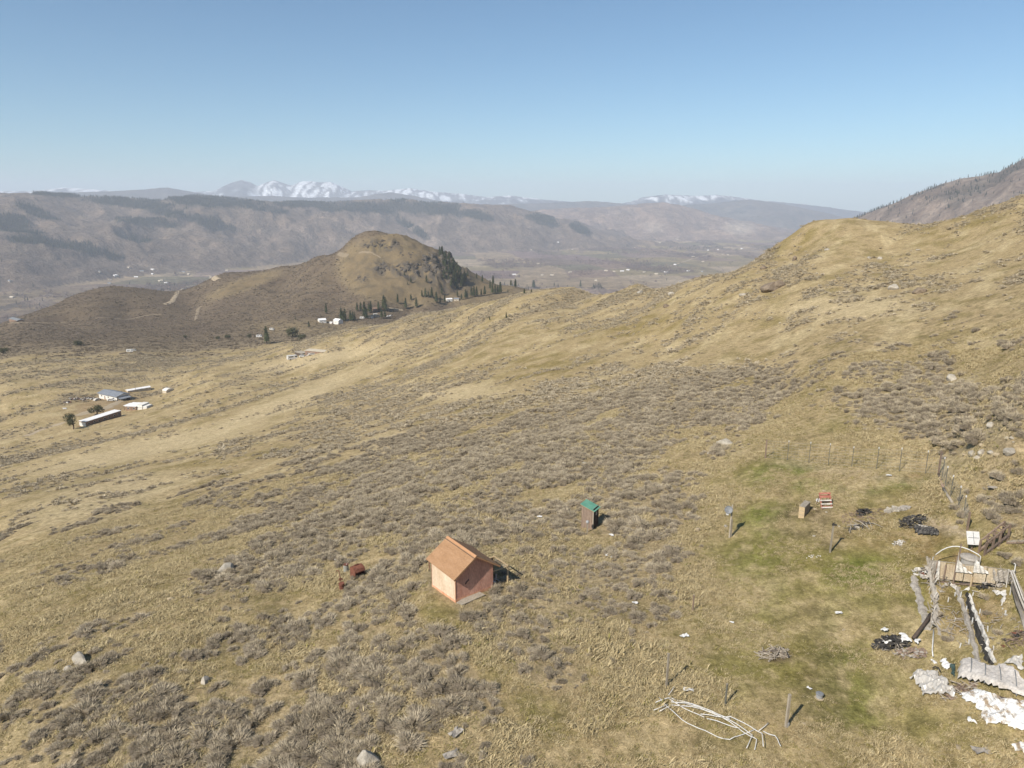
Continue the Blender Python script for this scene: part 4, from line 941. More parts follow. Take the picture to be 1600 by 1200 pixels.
MB().lathe([(.262, .8), (.262, .83), (.22, .825), (.21, .81)], n=16).build('lid', M['rust'], t)
MB().lathe([(.04, .82), (.04, .86)], (0.08, 0, 0), 8).build('bung', M['white'], t)
p = G(535, 921); t = empty('rusty_canister', p, .4, 'dented rusty can standing in front of the rusty drum', 'canister', rot=(.08, -.1, .4))
MB().lathe([(.22, -.05), (.26, .1), (.24, .4), (.27, .55), (.25, .66)], n=12).build('shell', M['rust'], t); MB().lathe([(.25, .6), (.2, .62)], n=12).build('rim', M['char'], t)
t = empty('rusty_crank', G(532, 909), 1.9, 'rusty crank rod with a small wheel beside the rusty can', 'crank')
MB().tube([(0, 0, .25), (.35, 0, .45), (.75, .05, .75), (.95, .2, .7), (1.0, .3, .5)], .035, 6).build('rod', M['rust'], t)
m_ = MB(); m_.tube([(.22*math.cos(a), .22*math.sin(a), .25) for a in np.linspace(0, 6.28, 15)], .03, 5)
for a in (0, 1.05, 2.1): m_.bar((-.2*math.cos(a), -.2*math.sin(a), .25), (.2*math.cos(a), .2*math.sin(a), .25), .025)
m_.build('wheel', M['rust'], t)
MB().lathe([(.06, -.1), (.06, .35)], n=8).build('stand', M['rust'], t)

# ---- yard posts
p = G(1139.7, 840); hh = top_h(p, 789)
t = empty('dish_pole', p, 0, 'grey wooden pole carrying a grey round dish in the yard', 'pole')
MB().tube([(0, 0, -.3), (.02, 0, hh*.55), (.06, 0, hh)], [.09, .08, .07], 8).build('pole', M['grey_wood'], t)
MB().tube([(.16, .05, -.3), (.14, .04, hh*.55)], .06, 6).build('brace', M['grey_wood'], t)
m_ = MB(); m_.lathe([(.02, -.08), (.16, -.06), (.30, 0), (.36, .08), (.34, .09), (.28, .02), (.1, -.03)], n=18)
dsh = m_.build('dish', M['dish'], t); dsh.location = (-.30, -.12, hh-.42); dsh.rotation_euler = (R(55), R(-25), 0)
MB().bar((-.28, -.1, hh-.5), (.05, 0, hh-.45), .04).build('arm', M['steel'], t)
w_ = MB().box((-.40, -.2, hh-.78), (.22, .16, .16)).build('feed_box', M['white'], t)
MB().bar((-.62, -.3, hh-.32), (-.25, -.15, hh-.5), .03).build('feed_arm', M['steel'], t)
p = G(1296.5, 863.5); hh = top_h(p, 821)
t = empty('yard_post', p, 0, 'tall pale yard post with a small dark box on top', 'post')
MB().bar((0, 0, -.3), (.05, 0, hh), .11).build('post', M['grey_wood'], t); MB().box((.12, 0, hh+.05), (.36, .12, .1)).build('lamp_box', M['black'], t); MB().box((.04, 0, hh+.13), (.12, .1, .14)).build('cap', M['black'], t)
for px, pyb, pyt, wd, lb, mt in ((1041, 1075, 1022, .11, 'pale square post at the upper end of the lower fence line', 'grey_wood'), (1133, 1102, 1069, .08, 'shorter grey steel post above the white pipes', 'post_steel'),
                         (1228, 1136, 1086, .13, 'weathered wooden post farthest right in the lower fence line', 'grey_wood'), (1082, 956, 930, .08, 'thin leaning post between the thicket and the yard', 'brown_wood')):
    p = G(px, pyb); hh = top_h(p, pyt); t = empty('fence_post', p, .3, lb, 'post', 'lone posts along the lower fence line')
    MB().bar((0, 0, -.3), (.03, 0, hh), wd).build('post', M[mt], t); MB().box((.03, 0, hh+.01), (wd*1.15, wd*1.15, .03)).build('post_cap', M['grey_wood'], t)
    if pyb > 1120: MB().box((.08, -.02, .12), (.16, .1, .3)).build('bracket', M['steel'], t)

# ---- wire fence round the yard
FP = [(1195.7, 716, 687, 1), (1230, 719, 690.6, 0), (1263.7, 723.6, 692.7, 0), (1294, 726.7, 695, 0), (1330.6, 730, 700, 0), (1369.3, 733.5, 701, 0), (1404.8, 737, 702, 0), (1445.8, 739.5, 706.5, 0), (1466, 742, 705.5, 1),
      (1471, 752, 717, 0), (1476, 764, 731, 0), (1485, 776, 745, 0), (1497, 792, 762, 0), (1505, 806, 777, 0), (1511, 829, 800, 1)]
base = G(*FP[0][:2]); fn = empty('wire_fence', base, 0, 'tall wire fence on steel posts with white tips behind the yard', 'fence'); tips = []; bots = []
for px, yb, yt, wood in FP:
    p = G(px, yb); hh = min(max(top_h(p, yt), 1.3), 2.6); q = p-base; tips.append(q+Vector((0, 0, hh))); bots.append((q, hh))
    po = MB().bar(q+Vector((0, 0, -.3)), q+Vector((0, 0, hh)), .12 if wood else .045).build('post', M['brown_wood' if wood else 'post_steel'], fn)
    if not wood: MB().bar(q+Vector((0, 0, hh)), q+Vector((0, 0, hh+.16)), .07).build('post_tip', M['white'], po)
for (q0, h0), (q1, h1) in zip(bots[:-1], bots[1:]):
    m_ = MB(); n_ = 8
    for j in range(7):
        f = .06+.9*j/6; m_.bar(q0+Vector((0, 0, h0*f)), q1+Vector((0, 0, h1*f)), .007)
    L_ = (q1-q0).length; nn = max(int(L_/.4), 2)
    for j in range(1, nn): m_.bar(q0.lerp(q1, j/nn)+Vector((0, 0, .05)), q0.lerp(q1, j/nn)+Vector((0, 0, (h0+(h1-h0)*j/nn)*.95)), .004)
    m_.build('wire_mesh', M['steel'], fn, kind='stuff')
# weathered timbers fallen along the right-hand fence run
def log_run(pts, r, mat, name, label, cat, lift=.1):
    P = [G(*q) for q in pts]; o0 = P[0]; m_ = MB().tube([q-o0+Vector((0, 0, lift)) for q in P], r, 6); o = m_.build(name, mat, smooth=True); o.location = o0; return tag(o, label, cat)
log_run([(1467, 743), (1469, 752), (1474, 764)], .13, M['brown_wood'], 'fallen_timber', 'dark weathered timber at the foot of the fence corner post', 'timber')
log_run([(1474, 765), (1480, 775), (1488, 787)], .12, M['grey_wood'], 'fallen_timber', 'grey weathered timber along the fence below the corner', 'timber')
for i, (px, py, s) in enumerate([(1492, 795, 1.1), (1503, 806, 1.3), (1500, 818, .8), (1512, 770, .8), (1500, 781, .7)]):
    p = G(px, py); o = bpy.data.objects.new('dead_bush', BUSH_ME[i]); COL.objects.link(o); o.location = p; o.scale = (s*.8, s*.8, s*1.2)
    tag(o, ['dark dead bush at the lower fence bend', 'tall dead bush just below the fence bend', 'small dead bush beside the lower fence end', 'small dead bush on the bank right of the fence', 'dead bush leaning on the fence bend'][i], 'dead bush')
def chunk(name, pts, mat, label, cat, z=0.0): pass
# ---- yard furniture
pA = G(1247.5, 809.5); t = empty('old_cabinet', pA, R(-38), 'narrow tan wooden cabinet with weathered grey top standing in the bare yard', 'cabinet')
cw, cl, chh = .46, 1.55, max(min(top_h(pA, 791), 1.35), 1.0)
MB().box((cw/2, cl/2, .0+chh*.47), (cw-.06, cl-.06, chh*.94)).build('carcass', M['dark_wood'], t)
for x_ in (.0, cw): MB().box((x_, cl/2, chh/2), (.03, cl, chh)).build('side_board', M['grey_wood'], t)
MB().box((cw/2, -.015, chh/2), (cw+.03, .03, chh)).build('end_board', M['tan_wood'], t); MB().box((cw/2, cl+.015, chh/2), (cw+.03, .03, chh)).build('end_board', M['tan_wood'], t)
MB().box((cw/2, cl/2, chh+.02), (cw+.06, cl+.08, .035)).build('top_board', M['grey_wood'], t)
m_ = MB(); m_.box((cw/2, -.04, chh*.33), (cw-.08, .012, .03)); m_.box((cw/2, -.04, chh*.66), (cw-.08, .012, .03)); m_.build('batten', M['grey_wood'], t)
M['red_paint'] = mat_wear('faded_red_paint', (0.30, 0.10, 0.07), (0.45, 0.20, 0.15), 4)
pB = G(1292, 795); t = empty('slatted_pallet', pB, R(2), 'red and white slatted pallet leaning upright in the yard', 'pallet', rot=(R(-32), 0, R(3)))
for x_ in (-.46, .46): MB().box((x_, .0, .72), (.06, .16, 1.44)).build('stringer', M['red_paint'], t)
for j in range(5): MB().box((0, -.10, .10+.32*j), (1.06, .025, .12 if j < 3 else .17)).build('slat', M['white_dirty' if j < 3 else 'red_paint'], t)
for j in range(3): MB().box((0, .10, .2+.5*j), (1.0, .025, .10)).build('back_slat', M['red_paint'], t)
MB().bar((-.4, .1, 1.3), (-.4, 1.0, .62), .06).build('prop', M['brown_wood'], t); MB().bar((.4, .1, 1.3), (.4, 1.0, .62), .06).build('prop', M['brown_wood'], t)
sheet_on('white_board', [(1273, 780), (1284, 779), (1285, 784), (1275, 785)], M['white'], 'white board lying on the ground left of the slatted pallet', 'board', res=.1, amp=.03)
# heaps of rubbish: many small pieces joined to one thing with named parts
def heap(name, px, py, w, d, h, label, cat, parts, rz=0.0, seed=0):
    """parts: list of (part name, material, how many, kind of piece, size)"""
    rg = random.Random(seed+px); p = G(px, py); t = empty(name, p, rz, label, cat)
    for pn, mt, n, kd, sz in parts:
        m_ = MB()
        for i in range(n):
            a = rg.uniform(0, 6.283); q = math.sqrt(rg.random()); x = q*math.cos(a)*w/2; y = q*math.sin(a)*d/2; z = h*(1-q*q)*rg.uniform(.3, 1)
            c = Matrix.Rotation(rz, 3, 'Z')@Vector((x, y, 0)); zg = gz(p.x+c.x, p.y+c.y)-p.z; z += zg
            if kd == 'stick':
                L = sz*rg.uniform(.5, 1.3); e = rg.uniform(-.15, .5); an = rg.uniform(0, 6.283); dv = Vector((math.cos(an)*math.cos(e), math.sin(an)*math.cos(e), math.sin(e)))*L/2
                c0 = Vector((x, y, max(z, zg+.05))); mid = c0+Vector((rg.uniform(-.1, .1), rg.uniform(-.1, .1), rg.uniform(0, .1)))*L; m_.tube([c0-dv, mid, c0+dv], [.035*sz**.5, .03*sz**.5, .015*sz**.5], 5)
            elif kd == 'hose':
                r0 = sz*rg.uniform(.3, .7); m_.tube([(x+r0*math.cos(b)*1.3, y+r0*math.sin(b), max(zg+.04, z+.12*math.sin(b*2+i))) for b in np.linspace(a, a+rg.uniform(3, 6), 12)], .035, 5)
            elif kd == 'rag':
                n2 = 5; v = []
                for iy in range(n2):
                    for ix in range(n2): v.append((x+(ix/4-.5)*sz*rg.uniform(.8, 1.2), y+(iy/4-.5)*sz*.8*rg.uniform(.8, 1.2), max(zg+.02, z+rg.uniform(-.5, .5)*sz*.35)))
                m_.add(v, [(iy*n2+ix, iy*n2+ix+1, (iy+1)*n2+ix+1, (iy+1)*n2+ix) for iy in range(4) for ix in range(4) if rg.random() < .9])
            else:
                m_.box((x, y, max(zg+sz*.15, z)), (sz*rg.uniform(.4, 1), sz*rg.uniform(.4, 1), sz*rg.uniform(.15, .5)), rot=(rg.uniform(-.5, .5), rg.uniform(-.5, .5), rg.uniform(0, 3)))
        m_.build(pn, M[mt], t, kind='stuff' if n > 12 else '')
    return t
heap('burnt_heap', 1349, 803, 1.2, 1.0, .5, 'small dark heap of scrap at the back of the bare yard', 'scrap heap', [('black_scrap', 'black', 14, 'rag', .5), ('charred_stick', 'char', 16, 'stick', .8)])
heap('log_pile', 1343, 825, 2.2, .8, .35, 'grey pile of rotten boards with a white rock on it', 'board pile', [('rotten_board', 'char', 14, 'stick', 1.3), ('grey_board', 'grey_wood', 9, 'stick', 1.6), ('pale_stone', 'rock', 2, 'box', .45)])
heap('rubble', 1398, 797, 1.6, .7, .18, 'pale broken concrete rubble behind the black hose heap', 'rubble', [('concrete_chunk', 'rock', 14, 'box', .5)])
heap('rubble', 1411, 796, .8, .6, .25, 'grey chunk pile with a dark stick at the right of the rubble', 'rubble', [('concrete_chunk', 'grey_sheet', 8, 'box', .5), ('stick', 'black', 2, 'stick', .9)])
heap('hose_heap', 1428, 816, 2.0, 1.9, .45, 'black heap of burnt hoses and plastic in the yard', 'hose heap', [('black_hose', 'black', 16, 'hose', .6), ('charred_plastic', 'char', 40, 'rag', .45), ('black_rag', 'black', 9, 'rag', .45)])
sheet_on('dirty_tarp', [(1425, 824), (1438, 822), (1456, 828), (1467, 833), (1466, 840), (1450, 840), (1430, 837)], M['char'], 'dirty streaked tarp lying below the black hose heap', 'tarp', res=.12, amp=.4, fold=(.9, 2.5), seed=5)
sheet_on('pale_tarp', [(1428, 824), (1440, 823), (1455, 829), (1452, 834), (1436, 830)], M['grey_sheet'], 'pale dusty cloth folded over the dirty streaked tarp', 'cloth', res=.12, amp=.42, fold=(.9, 2.5), seed=5, lift=.07)
sheet_on('concrete_pad', [(1434, 803), (1450, 803), (1458, 812), (1450, 822), (1442, 815)], M['rock_tan'], 'pale dusty concrete patch right of the black hose heap', 'slab', res=.2, amp=.05)
sheet_on('concrete_pad', [(1472, 822), (1498, 822), (1503, 826), (1490, 828), (1476, 826)], M['rock_tan'], 'long pale concrete strip near the fence bend', 'slab', res=.2, amp=.04)
heap('white_rubbish', 1403, 850, .9, .8, .2, 'small heap of white rags left of the greenhouse frame', 'rags', [('white_rag', 'white_dirty', 9, 'rag', .4)])
heap('white_rubbish', 1271, 870, 1.3, .5, .05, 'scatter of small white scraps left of the capped post', 'scraps', [('white_scrap', 'white_dirty', 9, 'box', .14)])
heap('brush_pile', 1208, 1023, 1.9, 1.1, .45, 'pile of bleached sticks on the grass in the lower yard', 'brush pile', [('stick', 'stick', 60, 'stick', .8), ('dark_stick', 'dark_wood', 10, 'stick', .7)])
# fire-blackened bar beside the brush pile
log_run([(1224, 1014), (1229, 1021), (1233, 1029)], .06, M['black'], 'charred_bar', 'short black bar beside the brush pile', 'bar', .06)
for px, py, w, lb in ((843, 809, .55, 'small white scrap in the brush left of the outhouse'), (863, 816, .5, 'thin white strip in the brush nearest the outhouse'), (955, 838, .5, 'white scrap in the brush right of the outhouse'),
                      (953, 871, .7, 'flat white scrap below the outhouse'), (992, 944, .45, 'white rag in the thicket left of the thin leaning post'), (1069, 996, .6, 'white rag on the grass left of the brush pile'),
                      (1076, 1081, .6, 'white crumpled wrapper between the two upper lower-line posts'), (1264, 1078, .3, 'tiny white scrap left of the grey bucket'), (1389, 745, .5, 'white sheet of paper inside the back fence'),
                      (525, 876, .5, 'white scrap in the grass behind the rusty drum'), (1551, 765, .8, 'long white scrap on the bank right of the fence'), (1532, 1177, .8, 'long pale strip in the grass near the bottom right corner'),
                      (706, 1183, .9, 'crumpled pale plastic in the brush at the bottom edge'), (712, 1148, .78, 'grey plastic scrap between bushes above the bottom edge'), (1143, 975, .3, 'tiny white scrap in the upper grass'), (1310, 960, .5, 'grey scrap on the grass above the brush pile')):
    p = G(px, py); rg = random.Random(px); n2 = 5; v = []
    for iy in range(n2):
        for ix in range(n2): v.append(((ix/4-.5)*w+rg.uniform(-.06, .06)*w, (iy/4-.5)*w*.55+rg.uniform(-.08, .08)*w, .12+rg.uniform(0, .35)*w*.5))
    o = MB().add(v, [(iy*n2+ix, iy*n2+ix+1, (iy+1)*n2+ix+1, (iy+1)*n2+ix) for iy in range(4) for ix in range(4)]).build('scrap', M['white' if w < .75 else 'grey_sheet']); o.location = p; o.rotation_euler = (0, 0, rg.uniform(-1, 1)); tag(o, lb, 'scrap')
p = G(1280, 1091); t = empty('bucket', p, 0, 'small grey lidded bucket in the grass of the lower yard', 'bucket')
MB().lathe([(.17, 0), (.2, .28), (.215, .3)], n=16).build('body', M['steel'], t); MB().lathe([(.22, .29), (.22, .33), (.14, .35)], n=16).build('lid', M['dish'], t); MB().lathe([(.26, -.05), (.27, .03), (.18, .04)], n=10).build('base_stone', M['rock_tan'], t)

# ---- white pipes
PIPES = [[(120, 705), (235, 665), (310, 690), (420, 725), (560, 780), (700, 860), (850, 960), (910, 1000), (895, 1070)],
         [(150, 785), (250, 725), (400, 745), (560, 790), (700, 850), (875, 965), (830, 1070)], [(105, 780), (215, 725)], [(265, 597), (222, 660)],
         [(150, 660), (210, 740), (330, 840), (460, 910), (600, 970), (700, 995), (760, 970), (900, 912)], [(225, 675), (265, 710), (340, 750), (500, 830)], [(520, 840), (640, 880), (775, 917)],
         [(470, 815), (600, 830), (700, 835), (860, 910), (950, 965), (960, 1070)], [(280, 705), (380, 715), (500, 755), (600, 790), (700, 835)], [(925, 935), (1000, 870)], [(960, 940), (1050, 980), (1075, 1010), (1095, 1060)],
         [(240, 712), (400, 735), (560, 785), (690, 852)]]
PL = ['uppermost long bent white pipe in the pile', 'second long bent white pipe whose end hooks downward', 'short white pipe end sticking out at the lower left', 'short white pipe sticking up at the upper left of the pile', 'lowest sagging white pipe that bows away from the pile', 'thin white pipe branching off the pile on the left',
      'short white pipe lying between the pile and the sagging one', 'white pipe ending in a straight drop at the pile foot', 'white pipe along the top of the middle of the pile', 'short white pipe stub near the wooden post', 'farthest right curved white pipe end', 'white pipe hugging the underside of the long ones']
for i, (P, lb) in enumerate(zip(PIPES, PL)):
    pts_ = []
    for a, b in zip(P[:-1], P[1:]):
        for f in (0, .33, .66): pts_.append((a[0]+(b[0]-a[0])*f, a[1]+(b[1]-a[1])*f))
    pts_.append(P[-1]); Q = [G(1000+x/5, 960+y/5) for x, y in pts_]; o0 = Q[0]
    o = MB().tube([q-o0+Vector((0, 0, .14+.05*(i % 4)+.04*math.sin(j+i))) for j, q in enumerate(Q)], .023, 6).build('white_pipe', M['white'], smooth=True); o.location = o0; tag(o, lb, 'pipe', 'white plastic pipes piled on the grass')

# ---- sign panel, trestle, pallet at the right
p = G(1518, 860); t = empty('white_panel_stand', p, 0, 'square white panel with grey crossbars propped on a post', 'panel')
hh = max(top_h(p, 842), 1.0)
MB().bar((0, 0, -.2), (0, .1, hh), .07).build('post', M['brown_wood'], t)
pn_ = MB().box((0, 0, 0), (.92, .05, .95)); o = pn_.build('panel', M['white'], t); o.location = (-.03, -.02, hh-.05); o.rotation_euler = (R(-28), R(4), 0)
MB().box((0, -.035, .02), (.80, .015, .035)).build('crossbar', M['dish'], o); MB().box((0, -.036, 0), (.035, .015, .8)).build('crossbar', M['dish'], o)
a0 = G(1538, 868); a1 = G(1574, 846); t = empty('wooden_trestle', a0, yaw_of(V2(a1-a0)), 'brown sloping wooden trestle rail behind the greenhouse wreck', 'trestle')
L_ = V2(a1-a0).length; dz_ = a1.z-a0.z
for y_ in (0, .5):
    MB().bar((0, y_, .12), (L_, y_, dz_+.45), .14, .10).build('lower_rail', M['dark_wood' if y_ == 0 else 'brown_wood'], t); MB().bar((.1, y_, .95), (L_, y_, dz_+1.25), .09).build('upper_rail', M['brown_wood'], t)
    for f in (.0, .33, .62, 1): MB().bar((L_*f, y_, dz_*f-.2), (L_*f, y_, dz_*f+.95+.35*f), .11).build('upright', M['brown_wood'], t)
for f in (.15, .3, .45, .6, .75, .9): MB().bar((L_*f, 0, dz_*f+.9+.2*f), (L_*f, .5, dz_*f+.9+.2*f), .06).build('rung', M['brown_wood'], t)
b0 = G(1572, 851); b1 = G(1599, 851); t = empty('grey_pallet', b0, yaw_of(V2(b1-b0)), 'flat grey slatted pallet beside the wooden trestle', 'pallet')
L_ = V2(b1-b0).length; dz_ = b1.z-b0.z
for i in range(12): MB().box((L_*(i+.5)/12, .45, .22+dz_*(i+.5)/12), (L_/12*.78, .95, .03)).build('slat', M['grey_wood'], t)
for y_ in (.03, .87): MB().bar((0, y_, .14), (L_, y_, dz_+.14), .08, .12).build('bearer', M['brown_wood'], t)

# ---- wrecked greenhouse
def wp(x, y): return G(1360+x/5.454, 840+y/5.454)      # places read off the enlarged view
gb = wp(760, 400)
hp = [(1454, 885, 870), (1469, 0, 861)]
q0 = G(1455, 890); q1 = G(1529, 888)
t = empty('hoop_arch', q0, 0, 'white pipe hoop arching over the ruined greenhouse end', 'hoop')
h0 = max(top_h(q0, 871), .8); h1 = h0*.95; span = q1-q0
pts_ = [Vector((0, 0, -.1)), Vector((0, 0, h0*.6)), Vector((.01, 0, h0))]+[span*f+Vector((0, 0, h0+(0.95*math.sin(math.pi*f**.8))*.85)) for f in np.linspace(.06, .94, 9)]+[span+Vector((0, 0, h1)), span+Vector((0, 0, -.1))]
MB().tube(pts_, .035, 6).build('hoop_pipe', M['white'], t, smooth=True); MB().bar(span*.56+Vector((0, 0, -.2)), span*.56+Vector((0, 0, h0+.95)), .08).build('centre_post', M['brown_wood'], t)
p = G(1512, 890); t = empty('plastic_tank', p, 0, 'large cloudy white plastic tank with a domed lid inside the wreck', 'tank')
MB().lathe([(.42, -.1), (.46, .1), (.5, .5), (.53, .85), (.55, .9)], n=18).build('body', M['clear'], t); MB().lathe([(.60, .88), (.60, .96), (.50, 1.02), (.2, 1.08), (.05, 1.09)], n=18).build('lid', M['grey_sheet'], t)
MB().box((.28, -.44, .45), (.22, .04, .6), rot=(0, 0, .5)).build('green_strap', M['green_dark'], t)
# end wall: posts and panels between two ground points
E0 = G(1447, 903); E1 = G(1572, 918); t = empty('greenhouse_end_wall', E0, yaw_of(V2(E1-E0)), 'collapsed greenhouse end wall of beige plastic between brown posts', 'wall')
EL = V2(E1-E0).length; dz_ = E1.z-E0.z
def ex(px): return EL*(px-1447)/125.0
EH = 1.35
def wave_panel(x0, x1, z0, z1, mat, name, amp=.05, y0=0, top=None, parent=None, n=10, m=5):
    v = []
    for j in range(m+1):
        for i in range(n+1):
            x = x0+(x1-x0)*i/n; zt_ = top(i/n) if top else z1; z = z0+(zt_-z0)*j/m+dz_*x/EL
            v.append((x, y0+amp*math.sin(i*1.9+j*.7)*(.4+.6*j/m)+amp*.5*math.sin(i*4.1-j), z))
    k = len(v); f = [(j*(n+1)+i, j*(n+1)+i+1, (j+1)*(n+1)+i+1, (j+1)*(n+1)+i) for j in range(m) for i in range(n)]
    o = link(name, v, f, M[mat], parent or t); md = o.modifiers.new('thick', 'SOLIDIFY'); md.thickness = .015; return o
PX_ = [1462.7, 1477, 1493.5, 1521, 1541]
segs = [1463, 1477, 1493.5, 1507, 1521, 1541, 1556]
for i in range(6): wave_panel(ex(segs[i])+.03, ex(segs[i+1])-.03, .08, EH-.1*(i % 2), 'beige', 'plastic_panel', .012)
for i, x in enumerate(PX_): MB().bar((ex(x), -.06, -.2), (ex(x)+.02, -.05, (EH+.25 if x != 1493.5 else EH+1.25)), .09).build('post', M['brown_wood' if i != 3 else 'tan_wood'], t)
wave_panel(ex(1448), ex(1463), .0, EH, 'grey_sheet', 'torn_netting', .08); wave_panel(ex(1548), ex(1572), .35, EH-.15, 'grey_sheet', 'torn_netting', .1)
wave_panel(ex(1495), ex(1521), .75, 1.9, 'white_dirty', 'hanging_cloth', .06, -.12, top=lambda f: 2.1-1.35*math.sqrt(f) if f > 0 else 2.2)
wave_panel(ex(1522), ex(1545), .85, 1.9, 'white_dirty', 'hanging_cloth', .06, -.12, top=lambda f: 2.1-1.15*f**.6)
wave_panel(ex(1464), ex(1471), .02, 1.4, 'white_dirty', 'hanging_cloth', .05, -.12, top=lambda f: 1.45 if f < .5 else 1.45-1.2*(f-.5)*2, n=5)
MB().bar((0, .02, EH+.05), (EL, .02, EH+dz_-.1), .05).build('top_rail', M['grey_wood'], t)
MB().bar((ex(1461), -.05, .04), (ex(1556), -.05, .04+dz_*.8), .07).build('bottom_rail', M['brown_wood'], t)
sheet_on('torn_cloth', [(1478, 909), (1492, 912), (1496, 922), (1505, 924), (1516, 917), (1512, 925), (1490, 924), (1483, 918)], M['white_dirty'], 'torn dirty cloth hanging on the ground below the beige wall', 'cloth', res=.08, amp=.15, seed=7)
log_run([(1500, 913), (1512, 915), (1520, 914)], .09, M['dark_wood'], 'dark_beam', 'short dark beam lying at the foot of the beige wall', 'beam')
def strip_wall(name, P, hgt, wdt, mat, label, cat, wob=.06, seed=0, group=None):
    """standing band of sheet along a line of photo places, bent and uneven"""
    Q = []
    for a, b in zip(P[:-1], P[1:]):
        for f in (0, .2, .4, .6, .8): Q.append(G(a[0]+(b[0]-a[0])*f, a[1]+(b[1]-a[1])*f))
    Q.append(G(*P[-1])); o0 = Q[0]; v = []; f_ = []; rg = random.Random(seed); n = len(Q)
    for i, q in enumerate(Q):
        d_ = V2(Q[min(i+1, n-1)]-Q[max(i-1, 0)]).normalized(); s = Vector((d_.y, -d_.x, 0)); w0 = wdt*rg.uniform(.6, 1.25); hq = hgt*rg.uniform(.65, 1.2); c = q-o0+s*rg.uniform(-wob, wob)
        for sx, sz in ((-.5, -.05), (-.42, .6*hq), (-.1, hq), (.25, .85*hq), (.5, -.05)): v.append(c+s*w0*sx+Vector((0, 0, sz)))
    for i in range(n-1):
        for j in range(4): f_.append((i*5+j, i*5+j+1, (i+1)*5+j+1, (i+1)*5+j))
    f_ += [(0, 1, 2, 3, 4), tuple((n-1)*5+j for j in (4, 3, 2, 1, 0))]
    m_ = MB(); m_.add(v, f_); o = m_.build(name, mat); o.location = o0; return tag(o, label, cat, group)
strip_wall('row_cover', [(1428, 902), (1430, 915), (1436, 932), (1441, 950), (1446, 968), (1450, 985)], .14, .55, M['grey_sheet'], 'pale grey sheet strip on the ground along the left of the wreck', 'row cover', seed=1)
strip_wall('row_cover', [(1496, 920), (1501, 938), (1509, 960), (1517, 985), (1523, 1010), (1529, 1036)], .14, .32, M['grey_sheet'], 'thin grey sheet strip left of the black edging in the wreck', 'row cover', seed=2)
strip_wall('black_edging', [(1510, 930), (1514, 945), (1520, 965), (1527, 985), (1535, 1006), (1541, 1024), (1549, 1040)], .26, .28, M['black'], 'black edging strip running down the middle of the wreck', 'edging', seed=3)
strip_wall('white_edging', [(1514, 932), (1518, 945), (1525, 965), (1533, 985), (1541, 1004), (1542, 1020), (1553, 1037)], .34, .26, M['white_dirty'], 'dirty white edging strip beside the black edging', 'edging', seed=4)
sheet_on('white_edging_end', [(1539, 1005), (1546, 1008), (1552, 1024), (1556, 1036), (1548, 1036), (1538, 1022)], M['white_dirty'], 'wide crumpled lower end of the white edging', 'cloth', res=.09, amp=.25, seed=11)
sheet_on('white_cloth_strip', [(1551, 922), (1562, 924), (1575, 929), (1572, 939), (1568, 948), (1574, 960), (1582, 976), (1576, 972), (1567, 957), (1562, 943), (1564, 934), (1552, 929)], M['white_dirty'], 'bent white cloth strip at the right inside the wreck', 'cloth', res=.09, amp=.25, seed=12)
# left side wall: leaning sticks and torn grey plastic
t = empty('collapsed_side_wall', G(1450, 930), 0, 'collapsed left greenhouse wall of leaning sticks and torn grey plastic', 'wall'); b_ = t.location.copy(); rg = random.Random(3); m1 = MB(); m2 = MB()
PTH = [(1446, 905), (1449, 918), (1453, 932), (1455, 950), (1455, 968), (1453, 985)]
for i in range(13):
    f = i/12*(len(PTH)-1); k0 = min(int(f), len(PTH)-2); fx = f-k0; q = G(PTH[k0][0]+(PTH[k0+1][0]-PTH[k0][0])*fx, PTH[k0][1]+(PTH[k0+1][1]-PTH[k0][1])*fx)-b_
    hgt_ = (1.5 if i < 5 else .9)*rg.uniform(.6, 1.1)
    MB().tube([q+Vector((0, 0, -.1)), q+Vector((rg.uniform(-.3, .5), rg.uniform(-.6, .2), hgt_))], .035, 5).build('leaning_stick', M['white_dirty' if i % 3 == 0 else 'stick'], t)
for i in range(12):
    x0 = i/12*(len(PTH)-1.01); k0 = int(x0); fx = x0-k0; q = G(PTH[k0][0]+(PTH[k0+1][0]-PTH[k0][0])*fx, PTH[k0][1]+(PTH[k0+1][1]-PTH[k0][1])*fx)-b_; s_ = 1.1 if i < 6 else .6
    v = [q+Vector((rg.uniform(-.15, .15)+.1*jx, -.28*jy+rg.uniform(-.1, .1), s_*(1-jy/4)*rg.uniform(.7, 1.1))) for jy in range(5) for jx in (-1, 1)]
    m1.add(v, [(2*j, 2*j+1, 2*j+3, 2*j+2) for j in range(4)])
m1.build('torn_plastic', M['grey_sheet'], t)
m_ = MB(); m_.tube([G(1446, 882+6)-b_+Vector((0, 0, .9)), G(1452, 915)-b_+Vector((0, 0, .8)), G(1457, 935)-b_+Vector((0, 0, .2))], [.09, .10, .05], 6); m_.tube([G(1448, 884+6)-b_+Vector((.1, 0, .9)), G(1459, 938)-b_+Vector((0, 0, .15))], .05, 5); m_.build('fallen_rail', M['grey_wood'], t)
heap('rag_bundle', 1438, 896, .7, 1.1, .35, 'bundle of red and white rags at the left corner of the wreck', 'rags', [('white_rag', 'white_dirty', 12, 'rag', .4), ('red_rag', 'rust', 3, 'rag', .25)])
log_run([(1453.5, 966), (1446, 978), (1437, 990), (1426, 1004)], .12, M['dark_wood'], 'dark_beam', 'long dark grey beam slanting from the wreck to the black heap', 'beam', .3)
log_run([(1458, 990), (1457, 1005), (1456, 1020), (1457, 1030)], .035, M['white'], 'white_stake', 'bent white stake left of the lower wreck', 'stake', .2)
